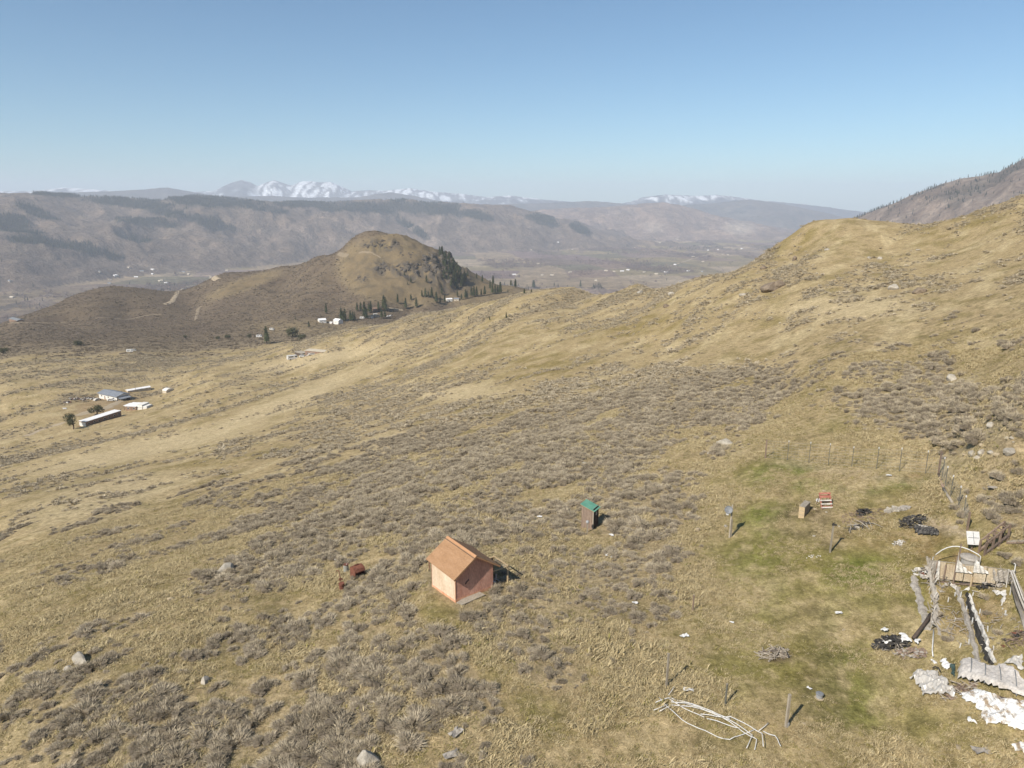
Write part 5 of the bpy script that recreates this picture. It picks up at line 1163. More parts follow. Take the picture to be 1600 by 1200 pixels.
heap('black_heap', 1393, 1008, 2.0, 1.1, .5, 'black plastic heap with dry weeds left of the wreck', 'plastic heap', [('black_sheet', 'black', 24, 'rag', .55), ('charred_scrap', 'char', 14, 'rag', .5), ('dry_stalk', 'stick', 40, 'stick', .6)])
for P, lb, sd in (([(1374, 989), (1382, 986), (1391, 989), (1386, 993), (1378, 991)], 'white torn sheet on top of the black heap', 21), ([(1377, 1008), (1386, 1003), (1394, 1008), (1388, 1012), (1379, 1012)], 'white torn sheet at the left foot of the black heap', 22),
                 ([(1406, 995), (1413, 997), (1424, 1005), (1424, 1011), (1414, 1009), (1406, 1012), (1405, 1003)], 'largest white torn sheet right of the black heap', 23), ([(1428, 1010), (1434, 1004), (1439, 1006), (1434, 1014)], 'small white sheet under the dark grey beam', 24)):
    sheet_on('torn_sheet', P, M['white'], lb, 'sheet', res=.08, amp=.2, seed=sd, lift=.25)
heap('rubbish_mound', 1424, 1022, 2.0, .8, .2, 'grey mound of rotten plastic and soil below the black heap', 'rubbish', [('soil_lump', 'brown_wood', 14, 'rag', .5), ('grey_rag', 'grey_sheet', 12, 'rag', .45)])
# white pegs inside the wreck
for i, (x, y) in enumerate(((720, 500), (870, 500), (930, 650), (1000, 800), (840, 910), (1050, 960), (865, 740), (820, 620), (765, 520), (660, 550), (715, 715), (760, 940))):
    p = wp(x, y); o = MB().bar((0, 0, -.05), (random.uniform(-.06, .06), 0, random.uniform(.25, .5)), .045).build('white_peg', M['white']); o.location = p
    tag(o, 'short white peg standing in the weeds inside the wreck', 'peg', 'white pegs inside the wrecked greenhouse')
# right wall bundle
Q0 = G(1574, 925); Q1 = G(1604, 985); t = empty('pole_bundle', Q0, 0, 'long grey bundle of poles and netting leaning along the right wall', 'pole bundle'); dv = Q1-Q0
for i in range(9):
    x_ = rg.uniform(-.15, .15)+i*.06
    MB().tube([Vector((x_*.5-.05, 0, 1.35+rg.uniform(-.1, .2))), dv*.5+Vector((x_, 0, .8+rg.uniform(-.1, .1))), dv*1.1+Vector((x_*2+.2, 0, .1))], [.03, .035, .03], 5).build('pole', M['grey_wood' if i % 3 else 'white_dirty'], t)
m_ = MB()
for i in range(5):
    x_ = i*.09-.1; v = [dv*f*1.05+Vector((x_+.12*jx+rg.uniform(-.04, .04), 0, (1.3*(1-f)+.08)*(1-.12*i)*(.95 if jx < 0 else .6))) for f in np.linspace(0, 1, 8) for jx in (-1, 1)]
    m_.add(v, [(2*j, 2*j+1, 2*j+3, 2*j+2) for j in range(7)])
m_.build('netting', M['grey_sheet'], t)
for px, py in ((1572, 918), (1578, 930)): MB().tube([G(px, py)-Q0+Vector((0, 0, -.1)), G(px, py)-Q0+Vector((-.03, 0, 1.3))], .03, 5).build('upright', M['white_dirty'], t)
p = G(1582, 909); o = MB().tube([(0, 0, -.1), (0, 0, 1.15), (-.02, 0, 1.25), (-.1, 0, 1.3)], .035, 6).build('white_pipe', M['white']); o.location = p; tag(o, 'upright white pipe with a bent top behind the pole bundle', 'pipe')
heap('weed_clump', 1591, 1000, 1.4, 1.2, .4, 'tangle of dry weeds and orange scraps at the right edge', 'weeds', [('dry_stalk', 'brown_wood', 40, 'stick', .6), ('orange_scrap', 'rust', 4, 'rag', .3), ('dark_scrap', 'char', 6, 'rag', .35)])
sheet_on('white_sheet', [(1594, 934), (1604, 936), (1606, 950), (1598, 948)], M['white'], 'white sheet on the ground at the right edge beyond the pole bundle', 'sheet', res=.1, amp=.2)
# fallen ribbed panels
def raised(p0, p1, h): return None
poly = [(1493, 1066), (1496, 1043), (1515, 1036), (1538, 1047), (1552, 1047), (1559, 1041), (1584, 1047), (1604, 1072), (1612, 1096), (1585, 1093), (1552, 1085), (1520, 1076)]
PW = [G(*q) for q in poly]; pc = sum((q.y for q in PW))/len(PW); ymin = min(q.y for q in PW)
fp = sheet_on('fallen_wall', poly, M['panel'], 'collapsed dusty white greenhouse wall with dark ribs at lower right', 'wall', res=.13, amp=.14, fold=(.8, .3), seed=31, lift=.12, hfun=lambda X, Y: .28+.22*np.sin((X)*2.2))
for (ax, ay), (bx_, by_) in (((1515.5, 1037), (1514, 1073)), ((1537.5, 1043), (1536, 1079)), ((1559.5, 1041), (1562, 1085)), ((1584, 1048), (1587, 1093))):
    A_ = G(ax, ay); B_ = G(bx_, by_); m_ = MB(); pr = []
    for f in np.linspace(0, 1, 7):
        q = A_.lerp(B_, f); q.z = gz(q.x, q.y)+.60+.22*math.sin(q.x*2.2)-.35*(abs(f-.5)*2)**3; pr.append(q-fp.location)
    m_.tube(pr, .03, 5); m_.build('rib', M['dish'], fp)
sheet_on('green_plastic', [(1482, 1042), (1492, 1043), (1494, 1050), (1490, 1066), (1485, 1056)], M['green_dark'], 'dark green plastic bunched at the left end of the fallen panel', 'plastic', res=.08, amp=.4, seed=32)
sheet_on('white_cloth', [(1469, 1033), (1474, 1032), (1482, 1040), (1487, 1043), (1480, 1050), (1471, 1047)], M['white'], 'twisted white cloth left of the dark green plastic', 'cloth', res=.07, amp=.3, seed=33)
sheet_on('white_cloth', [(1455, 1034), (1461, 1033), (1466, 1038), (1459, 1039)], M['white'], 'small white scrap furthest left of the twisted cloth', 'cloth', res=.07, amp=.15, seed=34)
sheet_on('clear_plastic', [(1417, 1063), (1429, 1056), (1435, 1048), (1443, 1054), (1464, 1055), (1479, 1069), (1483, 1076), (1492, 1080), (1491, 1091), (1470, 1090), (1440, 1091), (1433, 1074)], M['clear'], 'crumpled cloudy plastic film heaped on the grass at lower right', 'plastic film', res=.10, amp=.55, fold=(1.1, 1.3), seed=35)
log_run([(1456, 1052), (1460, 1050), (1465, 1052), (1468, 1057)], .04, M['black'], 'black_hose', 'short black hose loop behind the cloudy plastic film', 'hose', .35)
sheet_on('clear_plastic', [(1552, 1036), (1572, 1040), (1578, 1030), (1590, 1026), (1600, 1034), (1598, 1052), (1590, 1052), (1584, 1046), (1562, 1040)], M['clear'], 'cloudy plastic film behind the fallen panel at the right edge', 'plastic film', res=.10, amp=.4, fold=(1.1, 1.3), seed=36)
sheet_on('white_tarp', [(1497, 1083), (1508, 1082), (1514, 1088), (1519, 1076), (1552, 1088), (1580, 1096), (1608, 1096), (1625, 1100), (1625, 1160), (1600, 1149), (1566, 1137), (1537, 1135), (1528, 1117), (1522, 1104), (1512, 1101), (1500, 1095)], M['white_tarp'], 'large white tarp with soil on it spread at the lower right', 'tarp', res=.12, amp=.30, fold=(.8, 2.2), seed=37)
sheet_on('white_rag', [(1504, 1114), (1513, 1122), (1528, 1132), (1511, 1131), (1508, 1122)], M['white'], 'small triangular white rag below the left end of the big tarp', 'rag', res=.07, amp=.2, seed=38)
sheet_on('white_tarp', [(1575, 1166), (1590, 1160), (1620, 1162), (1625, 1182), (1600, 1180), (1585, 1175)], M['white_tarp'], 'smaller white tarp at the bottom right edge', 'tarp', res=.10, amp=.25, seed=39)
log_run([(1520, 1078), (1545, 1086), (1572, 1094), (1590, 1096)], .05, M['dark_wood'], 'dark_board', 'thin dark board along the foot of the fallen panel', 'board', .08)
for i, (x, y, s) in enumerate([(1540, 935, .9), (1470, 960, .7), (1480, 1000, .8), (1560, 990, .8), (1545, 960, .7), (1590, 880, 1.1), (1575, 870, .9), (1567, 868, .8)]):
    p = G(x, y); o = bpy.data.objects.new('dead_bush', BUSH_ME[(i*3) % 7]); COL.objects.link(o); o.location = p; o.scale = (s, s, s*.8)
    tag(o, ['pale dead bush right of the black edging inside the wreck', 'dead weed clump at the left inside the wreck', 'dead weed clump low inside the wreck', 'dead weed clump at the lower right inside the wreck', 'small dead weed clump beside the white cloth strip', 'dark bush right of the trestle foot', 'bush just below the middle of the trestle', 'small bush just below the trestle foot'][i], 'dead bush')

heap('timber_tangle', 1462, 905, 1.6, 3.2, .5, 'tangle of grey sticks against the left collapsed greenhouse wall', 'timber tangle', [('grey_stick', 'stick', 16, 'stick', 1.5), ('grey_rag', 'grey_sheet', 8, 'rag', .5)])
heap('timber_tangle', 1558, 912, 2.4, 1.2, .5, 'dark tangle of rags and sticks at the right end of the beige wall', 'timber tangle', [('dark_rag', 'black', 5, 'rag', .5), ('grey_stick', 'stick', 12, 'stick', 1.3), ('grey_rag', 'grey_sheet', 8, 'rag', .6)])
heap('timber_tangle', 1500, 1080, 2.2, 1.0, .3, 'sticks and soil between the fallen panel and the big white tarp', 'timber tangle', [('grey_stick', 'stick', 14, 'stick', 1.2), ('soil_lump', 'brown_wood', 12, 'rag', .5)])
heap('weed_clump', 1535, 985, 3.2, 5.0, .25, 'dry weeds growing between the white strip and the black edging', 'weeds', [('dry_stalk', 'stick', 60, 'stick', .5)])
heap('weed_clump', 1480, 975, 2.2, 5.0, .25, 'dry weeds growing inside the left half of the wreck', 'weeds', [('dry_stalk', 'stick', 60, 'stick', .5)])
heap('weed_clump', 1350, 808, 4.0, 3.0, .25, 'brown dead weeds round the dark scrap heap in the yard', 'weeds', [('dry_stalk', 'brown_wood', 90, 'stick', .5)])
# ================================================================== dirt roads
def road(name, pts, w, label, lift=.12):
    Q = []
    for a, b in zip(pts[:-1], pts[1:]):
        A_ = G(*a); B_ = G(*b); n_ = max(2, int((B_-A_).length/6))
        for k_ in range(n_): Q.append(A_.lerp(B_, k_/n_))
    Q.append(G(*pts[-1])); v = []; n = len(Q); rg = random.Random(5)
    Q2 = [Q[0]]+[(Q[i-1]+Q[i]*2+Q[i+1])/4 for i in range(1, n-1)]+[Q[-1]]
    for i, q in enumerate(Q2):
        d_ = V2(Q2[min(i+1, n-1)]-Q2[max(i-1, 0)]).normalized(); s = Vector((d_.y, -d_.x, 0)); ww = w*rg.uniform(.85, 1.15)
        for f in (-.5, -.25, 0, .25, .5):
            c = q+s*ww*f; v.append((c.x, c.y, gz(c.x, c.y)+lift*(1 if abs(f) < .5 else -.3)))
    m_ = MB(); m_.add(v, [(i*5+j, i*5+j+1, (i+1)*5+j+1, (i+1)*5+j) for i in range(n-1) for j in range(4)])
    o = link(name, m_.v, m_.f, M['track' if name == 'dirt_track' else 'dirt'], smooth=True); return tag(o, label, kind='structure')
road('dirt_road', [(39, 682), (62, 672), (85, 665), (100, 660)], 4.5, 'pale dirt road leading to the homestead')
road('dirt_road', [(120, 650), (131, 646), (142, 642.5), (160, 640), (170, 637), (178, 631), (190, 626), (203, 621)], 5, 'pale dirt road through the homestead')
road('dirt_road', [(256, 476), (264, 473.5), (270, 470), (273, 464), (277, 457.5), (283, 452), (290, 448.5), (300, 446), (310.5, 444.5)], 7, 'pale track climbing over the saddle', .4)
road('dirt_track', [(14, 505), (30, 505.5), (52, 504.5), (80, 505), (103, 503.5)], 4, 'track leading to the dark house', .4)
road('dirt_track', [(143, 498.5), (170, 497), (188, 499), (215, 496), (235, 492.5), (258, 490.5)], 4, 'pale track across the sage bench', .4)
road('dirt_track', [(314, 479), (309, 483), (308, 490), (306, 501)], 5, 'tan track descending the sage bench', .4)
road('dirt_track', [(529, 396), (536, 398.5), (544, 400)], 6, 'track crossing the butte shoulder', .4)
road('dirt_track', [(560.8, 395.5), (571, 394), (582, 395.5), (590, 399), (599, 407)], 3, 'faint track on the face of the butte', .4)
road('dirt_road', [(300, 429.5), (318, 430), (329, 431), (335, 434.5), (341, 437.5)], 12, 'pale valley road behind the saddle', 1)
road('dirt_road', [(1044, 417), (1060, 411.5), (1077, 406), (1092, 401.5), (1118, 395.5)], 14, 'pale valley road at the right', 1.2)
road('dirt_road', [(607, 481), (618, 483), (629, 484.5)], 4, 'track beside the pines', .3)
road('dirt_track', [(478, 526), (483, 529), (487, 532)], 3, 'short track near the junipers', .2)
for i, (x, y, s) in enumerate(((175, 445, 0),)): pass
# ================================================================== buildings
def house(name, a, b, depth, h, rise, wall, roof, label, cat='house', ov=.3, windows=3, door=True, group=None, flat=False, chimney=False, eave_front=None):
    """front wall runs from photo point a to photo point b; depth goes away from the camera"""
    A_ = G(*a); B_ = G(*b); d_ = V2(B_-A_); L = d_.length; z = min(A_.z, B_.z); th_ = yaw_of(d_)
    t = empty(name, (A_.x, A_.y, z), th_, label, cat, group); H = h+abs(A_.z-B_.z)*.5
    m_ = MB()
    if flat: m_.box((L/2, depth/2, H/2-1), (L, depth, H+2))
    else: m_.prism([(0, -2), (depth, -2), (depth, H), (depth/2, H+rise), (0, H)], 0, L, 'x')
    m_.build('wall', M[wall], t)
    if flat: MB().box((L/2, depth/2, H+.12), (L+2*ov, depth+2*ov, .2), rot=(rise, 0, 0)).build('roof', M[roof], t)
    else:
        m_ = MB(); sl__ = rise/(depth/2)
        for s in (0, 1):
            def P(x, u, tt, s=s): return (x, depth/2+(u if s else -u), H+rise+.1-u*sl__+tt)
            v = [P(-ov, 0, 0), P(L+ov, 0, 0), P(L+ov, depth/2+ov, 0), P(-ov, depth/2+ov, 0), P(-ov, 0, .16), P(L+ov, 0, .16), P(L+ov, depth/2+ov, .16), P(-ov, depth/2+ov, .16)]
            m_.add(v, [(0, 1, 2, 3), (7, 6, 5, 4), (0, 4, 5, 1), (1, 5, 6, 2), (2, 6, 7, 3), (3, 7, 4, 0)])
        m_.build('roof', M[roof], t)
    for k_ in range(windows):
        x = L*(k_+.5)/windows+(.1*L/windows if k_ % 2 else 0)
        w = MB().box((x, -.03, H*.58), (min(1.1, L/windows*.5), .08, .9)).build('window', M['wall_white'], t); MB().box((x, -.08, H*.58), (min(.95, L/windows*.42), .04, .75)).build('pane', M['glass'], w)
    if door: MB().box((L*.5/max(windows, 1)+L/max(windows, 1)*.5, -.04, 1.0), (.95, .08, 2.0)).build('door', M['wall_brown'], t)
    if chimney: MB().box((L*.6, depth*.45, H+rise+.3), (.5, .5, 1.2)).build('chimney', M['wall_brown'], t)
    return t, L, H
# homestead at left
t, L_, H_ = house('farmhouse', (155, 622), (183, 626), 8, 2.7, 1.1, 'wall_white', 'roof_blue', 'blue-grey roofed farmhouse with white walls in the left homestead', windows=3, ov=.7)
MB().box((L_+2.0, 3.4, 2.3), (3.8, 6.5, .15), rot=(0, .12, 0)).build('porch_roof', M['roof_blue'], t)
for y_ in (.4, 6.4):
    MB().bar((L_+3.6, y_, -1), (L_+3.6, y_, 2.1), .15).build('porch_post', M['dark_wood'], t)
MB().box((L_+2, 5.6, 1.0), (3.5, .15, 2.2)).build('porch_wall', M['dark_wood'], t)
MB().box((-1.1, 3, 1.5), (2.2, 5, .14), rot=(0, -.1, 0)).build('lean_to_roof', M['rust'], t)
for y_ in (.7, 5.3): MB().bar((-2.1, y_, -1), (-2.1, y_, 1.4), .14).build('lean_to_post', M['dark_wood'], t)
house('white_barn', (200, 613.5), (236, 609.5), 4.2, 1.3, .5, 'wall_beige', 'roof_white', 'long low barn with a bright white roof in the left homestead', 'barn', windows=0, door=False, ov=.2)
A_ = G(262, 617); t = empty('tan_shed', G(254, 614.5), R(-28), 'small tan arched metal shed at the right end of the homestead', 'shed')
arc = [(0, -1), (5.2, -1), (5.2, 1.9), (4.6, 2.35), (3.6, 2.7), (2.6, 2.85), (1.6, 2.7), (.6, 2.35), (0, 1.9)]
sc_ = 1.0
MB().prism([(y, z) for y, z in arc], 0, 3.6, 'x').build('body', M['wall_beige'], t); MB().prism([(y*1.02-.05, z+.06 if z > 0 else 1.8) for y, z in arc], -.12, 3.72, 'x').build('roof', M['wall_white'], t)
MB().box((3.64, 2.6, .7), (.06, 2.6, 2.1)).build('door', M['wall_beige'], t)
# stepped white-roofed building
for (a, b, dp, hh_, k_) in (((198, 641), (209, 641.5), 8, 2.4, 0),):
    t, L_, H_ = house('stepped_house', (197, 642), (213, 641), 6.5, 2.3, .03, 'wall_brown', 'roof_white', 'white stepped-roof building with a dark open front in the homestead', flat=True, windows=2, ov=.3)
    MB().box((L_+1.5, 3.6, 1.2), (3.2, 6.0, 4.2)).build('wing', M['wall_white'], t); MB().box((L_+1.5, 3.6, H_-.15), (3.6, 6.4, .18)).build('roof', M['roof_white'], t)
    MB().box((L_+4.2, 3.2, .8), (2.6, 4.6, 3.6)).build('wing', M['wall_white'], t); MB().box((L_+4.2, 3.2, H_-.55), (3.0, 5.0, .18)).build('roof', M['roof_white'], t)
    MB().box((-.9, 3.6, H_-.1), (2.0, 5.6, .15)).build('awning', M['roof_white'], t)
    for y_ in (1.1, 6): MB().bar((-1.7, y_, -1), (-1.7, y_, H_-.15), .14).build('awning_post', M['rust'], t)
t, L_, H_ = house('mobile_home', (135, 666), (190, 650.5), 4.2, 2.5, .02, 'wall_brown', 'roof_white', 'long mobile home with a white flat roof and dark shaded side', 'mobile home', flat=True, windows=7, ov=.15)  # brown wall colour stands in for shade on the long side
MB().box((-.06, 2.1, 1.0), (.1, 4.0, 2.8)).build('end_wall', M['wall_white'], t); MB().box((-1.2, 3.2, .2), (1.8, 1.8, .8)).build('porch', M['rust'], t)
def junk(px, py, w, d, n, label, cat='junk', seed=1):
    return heap('junk_row', px, py, w, d, .9, label, cat, [('scrap_panel', 'white_dirty', n, 'box', 1.4), ('dark_scrap', 'dark_wood', n, 'box', 1.6), ('rusty_scrap', 'rust', max(2, n//2), 'box', 1.3)], seed=seed)
junk(122, 625, 11, 4, 12, 'row of junk and scrap left of the blue-grey farmhouse'); junk(139, 623, 6, 5, 9, 'rusty junk against the left wall of the blue-grey farmhouse'); junk(106, 629, 4, 2.5, 6, 'small scrap patch at the far left of the junk row')
junk(192, 618, 4, 3, 6, 'dark scrap right of the blue-grey farmhouse')
sheet_on('pale_sheet', [(97, 638), (104, 637), (105, 639.5), (98, 640)], M['white_dirty'], 'pale sheet on the grass left of the homestead trees', 'sheet', res=.4, amp=.3)
def car(px, py, rz, mat, label, cat='car', s=1.0, van=False):
    t = empty('parked_car' if not van else 'camper_van', G(px, py), rz, label, cat, sc=s)
    prof = [(-2.1, .35), (2.1, .35), (2.15, .8), (1.3, .95), (.7, 1.45), (-1.2, 1.45), (-1.9, .95), (-2.15, .85)] if not van else [(-2.8, .4), (2.8, .4), (2.8, 1.3), (2.2, 2.4), (-2.7, 2.5), (-2.8, 1.2)]
    MB().prism(prof, -.85, .85, 'y').build('body', M[mat], t)
    w = MB(); w.prism([(.55, 1.0), (1.15, 1.0), (.68, 1.36), (.55, 1.36)] if not van else [(1.2, 1.4), (2.6, 1.4), (2.2, 2.1), (1.2, 2.1)], -.87, .87, 'y'); w.prism([(-1.5, 1.0), (.45, 1.0), (.45, 1.36), (-1.15, 1.36)] if not van else [(-2, 1.5), (.4, 1.5), (.4, 2.0), (-2, 2.0)], -.87, .87, 'y'); w.build('window', M['glass'], t)
    for x in (-1.3, 1.35):
        for y in (-.8, .8): MB().tube([(x, y-.1, .33), (x, y+.1, .33)], .33, 10).build('wheel', M['black'], t)
    return t
car(174, 626.5, .3, 'wall_white', 'white car parked in front of the blue-grey farmhouse'); car(152, 626, 1.2, 'white_dirty', 'pale car at the left corner of the blue-grey farmhouse'); car(186, 622.5, .5, 'dish', 'grey car under the right side of the blue-grey farmhouse')
p = G(212, 612.5); t = empty('utility_pole', p, 0, 'thin utility pole in front of the white roofed barn', 'pole'); MB().tube([(0, 0, -.3), (0, 0, max(top_h(p, 599), 4))], [.13, .09], 6).build('pole', M['grey_wood'], t)
MB().bar((-.6, 0, max(top_h(p, 599), 4)-.4), (.6, 0, max(top_h(p, 599), 4)-.4), .1).build('crossarm', M['grey_wood'], t)
# middle homestead
car(457, 562, .6, 'white', 'white rounded camper trailer at the left of the middle homestead', 'trailer', s=1.25, van=True)
house('open_shed', (461, 556), (472, 555), 4.5, 1.9, .02, 'dark_wood', 'grey_wood', 'dark open shed behind the white camper trailer', 'shed', flat=True, windows=0, door=False)
house('long_shed', (477, 556), (512, 549.5), 5, 1.6, .05, 'wall_brown', 'wall_beige', 'long low shed with a pale beige roof behind the hill crest', 'shed', flat=True, windows=4, door=False)
car(473, 558, .2, 'white', 'small white car between the camper trailer and the long shed'); car(487, 555, .4, 'white_dirty', 'pale car in front of the long low shed'); junk(480, 556, 6, 2, 6, 'dark scrap in front of the long low shed')
car(203, 550, .2, 'white', 'white trailer alone in the sage left of the middle homestead', 'trailer', s=.9, van=True); car(208.5, 549, .5, 'white_dirty', 'smaller grey trailer just right of the lone white trailer', 'trailer', s=.8, van=True)
car(405, 527, .1, 'white', 'white vehicle left of the big lone pine', 'van', s=1.0, van=True); car(425, 516, -.4, 'white_dirty', 'pale vehicle behind the big lone pine', 'van', van=True)
# pine homestead
house('white_house', (499, 504), (510, 505), 7, 3.2, 1.5, 'wall_white', 'roof_white', 'larger white house at the left of the pine grove', windows=2)
house('white_house', (521, 506.5), (529, 507), 7, 4.4, 1.6, 'wall_white', 'roof_white', 'tall narrow white house against the pine grove', windows=1)
house('small_shed', (515, 506), (519, 506.5), 3, 1.6, .6, 'wall_white', 'roof_white', 'tiny white shed between the two white houses', 'shed', windows=0)
house('small_shed', (530, 503), (535, 502.5), 3, 2, .6, 'wall_white', 'wall_beige', 'small pale shed at the left edge of the pine grove', 'shed', windows=0)
house('brown_house', (583, 487), (596, 486), 7, 3, 1.6, 'wall_brown', 'wall_brown', 'brown house half hidden behind tall pines', windows=2)
house('tan_shed', (577, 497), (592, 495.5), 5, 2.2, .8, 'wall_beige', 'dirt', 'long tan-roofed shed in the middle of the pine grove', 'shed', windows=2)
for i, (x, y, lb) in enumerate(((566, 498, 'white camper left of the tan-roofed shed'), (587, 493, 'white van behind the tan-roofed shed'), (607, 495, 'white car at the right edge of the pine grove'), (611, 494, 'small white car furthest right of the pine grove'), (582, 497.5, 'pale car in front of the tan-roofed shed'))):
    car(x, y, .3*i, 'white', lb, 'car', van=(i < 2))
house('white_house', (698, 471), (707, 471), 6, 2.8, 1.2, 'wall_white', 'roof_white', 'white house among pines at the foot of the butte', windows=2); house('grey_house', (709, 470.5), (717, 470), 6, 2.8, 1.0, 'wall_beige', 'roof_blue', 'grey-roofed house right of the white house at the foot of the butte', windows=2)
house('dark_house', (15, 503.5), (27, 503), 8, 3, 1.2, 'wall_brown', 'dish', 'dark house alone at the far left edge of the sage bench', windows=2)

# ================================================================== trees
CON = []
for s in range(6):
    a_, b_ = conifer_parts(s+3, 460, R_=.20+.03*(s % 3)); oa = a_.build('crown', M['needles']) if False else link('crown', a_.v, a_.f, M['needles']); ob = link('trunk', b_.v, b_.f, M['bark'])
    CON.append((oa.data, ob.data)); bpy.data.objects.remove(oa); bpy.data.objects.remove(ob)
def pine(px, py, hpx, label, group=None, i=0, hm=None):
    p = G(px, py); h = hm or hpx*mpp(p)*1.03; t = empty('pine_tree', p, i*2.4, label, 'tree', group, sc=(h*1.3, h*1.3, h)); ca_, tr_ = CON[i % 6]
    for nm, me in (('crown', ca_), ('trunk', tr_)):
        o = bpy.data.objects.new(nm, me); COL.objects.link(o); o.parent = t
    return t
TR = [(125, 590, 65), (225, 640, 85), (237, 642, 70), (250, 640, 80), (285, 638, 70), (300, 640, 62), (312, 635, 55), (328, 575, 55), (352, 570, 55), (378, 618, 105), (390, 625, 70), (408, 585, 62), (420, 583, 75), (470, 575, 65), (505, 565, 95), (516, 575, 90), (490, 622, 65), (512, 618, 50),
      (595, 522, 60), (648, 558, 70), (683, 502, 40), (718, 552, 68), (12, 680, 42), (640, 340, 26), (682, 388, 42), (755, 480, 45), (778, 482, 60), (797, 484, 45), (820, 485, 66), (850, 520, 72), (885, 465, 55), (875, 520, 45), (905, 515, 45), (988, 480, 42), (1015, 500, 40), (1042, 492, 60), (1052, 492, 50),
      (1080, 475, 60), (1097, 478, 65), (1115, 478, 65), (1145, 472, 45), (1168, 470, 62), (1203, 430, 60), (1222, 400, 60), (1218, 460, 65), (1237, 462, 65), (1253, 460, 60), (1270, 458, 75), (1115, 360, 36), (1152, 385, 48), (1340, 408, 40), (1370, 417, 50), (1492, 425, 55), (1428, 462, 38), (1320, 452, 24), (1475, 452, 26), (1055, 345, 38), (785, 385, 50), (660, 400, 20)]
WH = [(0, 'at the left of the pine grove by the white houses'), (328, 'in the middle of the pine grove'), (470, 'around the brown house in the pine grove'), (590, 'on the slope between the grove and the butte'), (740, 'in the row at the foot of the butte'), (1000, 'in the row right of the butte foot'), (1190, 'in the clump at the right end of the row'), (1330, 'scattered on the flat right of the butte')]
SZ = ['short', 'mid-height', 'tall']
for i, (x, y, h) in enumerate(TR):
    w_ = [w for a, w in WH if x >= a][-1]; s_ = SZ[0 if h < 46 else (1 if h < 66 else 2)]
    if y < 400 and x < 800: w_ = 'on the bare face of the butte'
    pine(480+x/4.21, 350+y/4.21, h/4.21, f'{s_} dark pine {w_}', f'{s_} pines {w_}', i)
rg = random.Random(21); n = 0
poly = [(862, 178), (905, 190), (955, 225), (985, 275), (1050, 340), (1035, 390), (985, 420), (915, 395), (890, 340), (905, 290), (880, 240)]
while n < 74:
    x = rg.uniform(850, 1060); y = rg.uniform(175, 425)
    if pip(poly, np.array([x]), np.array([y]))[0]:
        w_ = ('upper' if y < 235 else ('upper middle' if y < 285 else ('middle' if y < 325 else ('lower middle' if y < 370 else 'lower'))))+(' left' if x < 930 else (' centre' if x < 985 else ' right'))
        pine(480+x/4.21, 350+(y+14)/4.21, rg.uniform(34, 60)/4.21, f'dark pine in the {w_} of the wood on the butte flank', 'pines of the wood on the butte flank', n); n += 1
for i, (x, y, h, lb) in enumerate(((462, 500, 5, 'single pine in the sage left of the white houses'), (417, 537, 27, 'big lone pine on the bench above the middle homestead'), (791, 497, 9, 'small juniper on the near crest below the butte'), (765, 500, 6, 'round juniper low on the near crest'), (704, 503, 5, 'tiny juniper on the crest nearest the butte houses'), (732, 499, 5, 'tiny juniper between two others on the near crest'),
                        (907, 449, 11, 'juniper on the skyline of the near crest before the valley'), (1240, 407, 6, 'small juniper on the upper right hill flank'), (866, 447, 6, 'small pine left of the skyline juniper'), (805, 449, 13, 'slender pine on the flat left of the skyline juniper'), (833, 450, 12, 'slender pine nearest the skyline juniper'))):
    if h >= 5: pine(x, y, h, lb, None, i+1)
def round_tree(px, py, wpx, hpx, label, seed, dark=True, trunk=.15):
    p = G(px, py); s = mpp(p); w = wpx*s*1.3; h = hpx*s*1.1; rg = random.Random(seed); mb = MB(); t = empty('juniper_tree', p, 0, label, 'tree')
    cl = [(Vector((rg.uniform(-.3, .3)*w, rg.uniform(-.3, .3)*w, h*rg.uniform(.35, .8))), rg.uniform(.2, .34)*w) for _ in range(9)]
    for c, r_ in cl:
        for _ in range(95):
            d_ = Vector((rg.gauss(0, 1), rg.gauss(0, 1), rg.gauss(0, .8))).normalized(); q = c+d_*r_*rg.uniform(.6, 1.08); a = Vector((rg.uniform(-1, 1), rg.uniform(-1, 1), rg.uniform(-1, 1))).normalized()*w*.035; b = d_.cross(a).normalized()*w*.035+d_*w*.015
            mb.add([q-a, q-b, q+a, q+b], [(0, 1, 2, 3)])
    link('crown', mb.v, mb.f, M['foliage'], t)
    m_ = MB().tube([(0, 0, -.3), (.05*w, 0, h*.3), (0, 0, h*.65)], [.05*w, .04*w, .015*w], 6)
    for c, r_ in cl[:4]: m_.tube([(.03*w, 0, h*.22), c*.7, c], [.025*w, .018*w, .008*w], 5)
    m_.build('trunk', M['bark'], t)
round_tree(115, 671, 16, 25, 'round-topped dark tree left of the mobile home', 1); round_tree(151.5, 648, 15, 14, 'bushy dark tree behind the mobile home', 2)
round_tree(457, 526, 17, 12, 'wide dark juniper right of the big lone pine', 3); round_tree(472, 533, 10, 11, 'small rounded juniper right of the wide one', 4)
round_tree(390, 529, 6, 7, 'small rusty bush left of the big lone pine', 5); round_tree(356, 529, 7, 5, 'low dark bush on the bench left of the lone pine', 6); round_tree(341, 530, 6, 4, 'small dark bush furthest left of the bench bushes', 7)
round_tree(124, 540, 11, 7, 'dark bush in the sage at the far left', 8); round_tree(290, 528, 5, 4, 'tiny dark bush in the tan clearing', 9); round_tree(5, 553, 12, 9, 'dark thicket cut by the left edge', 10)

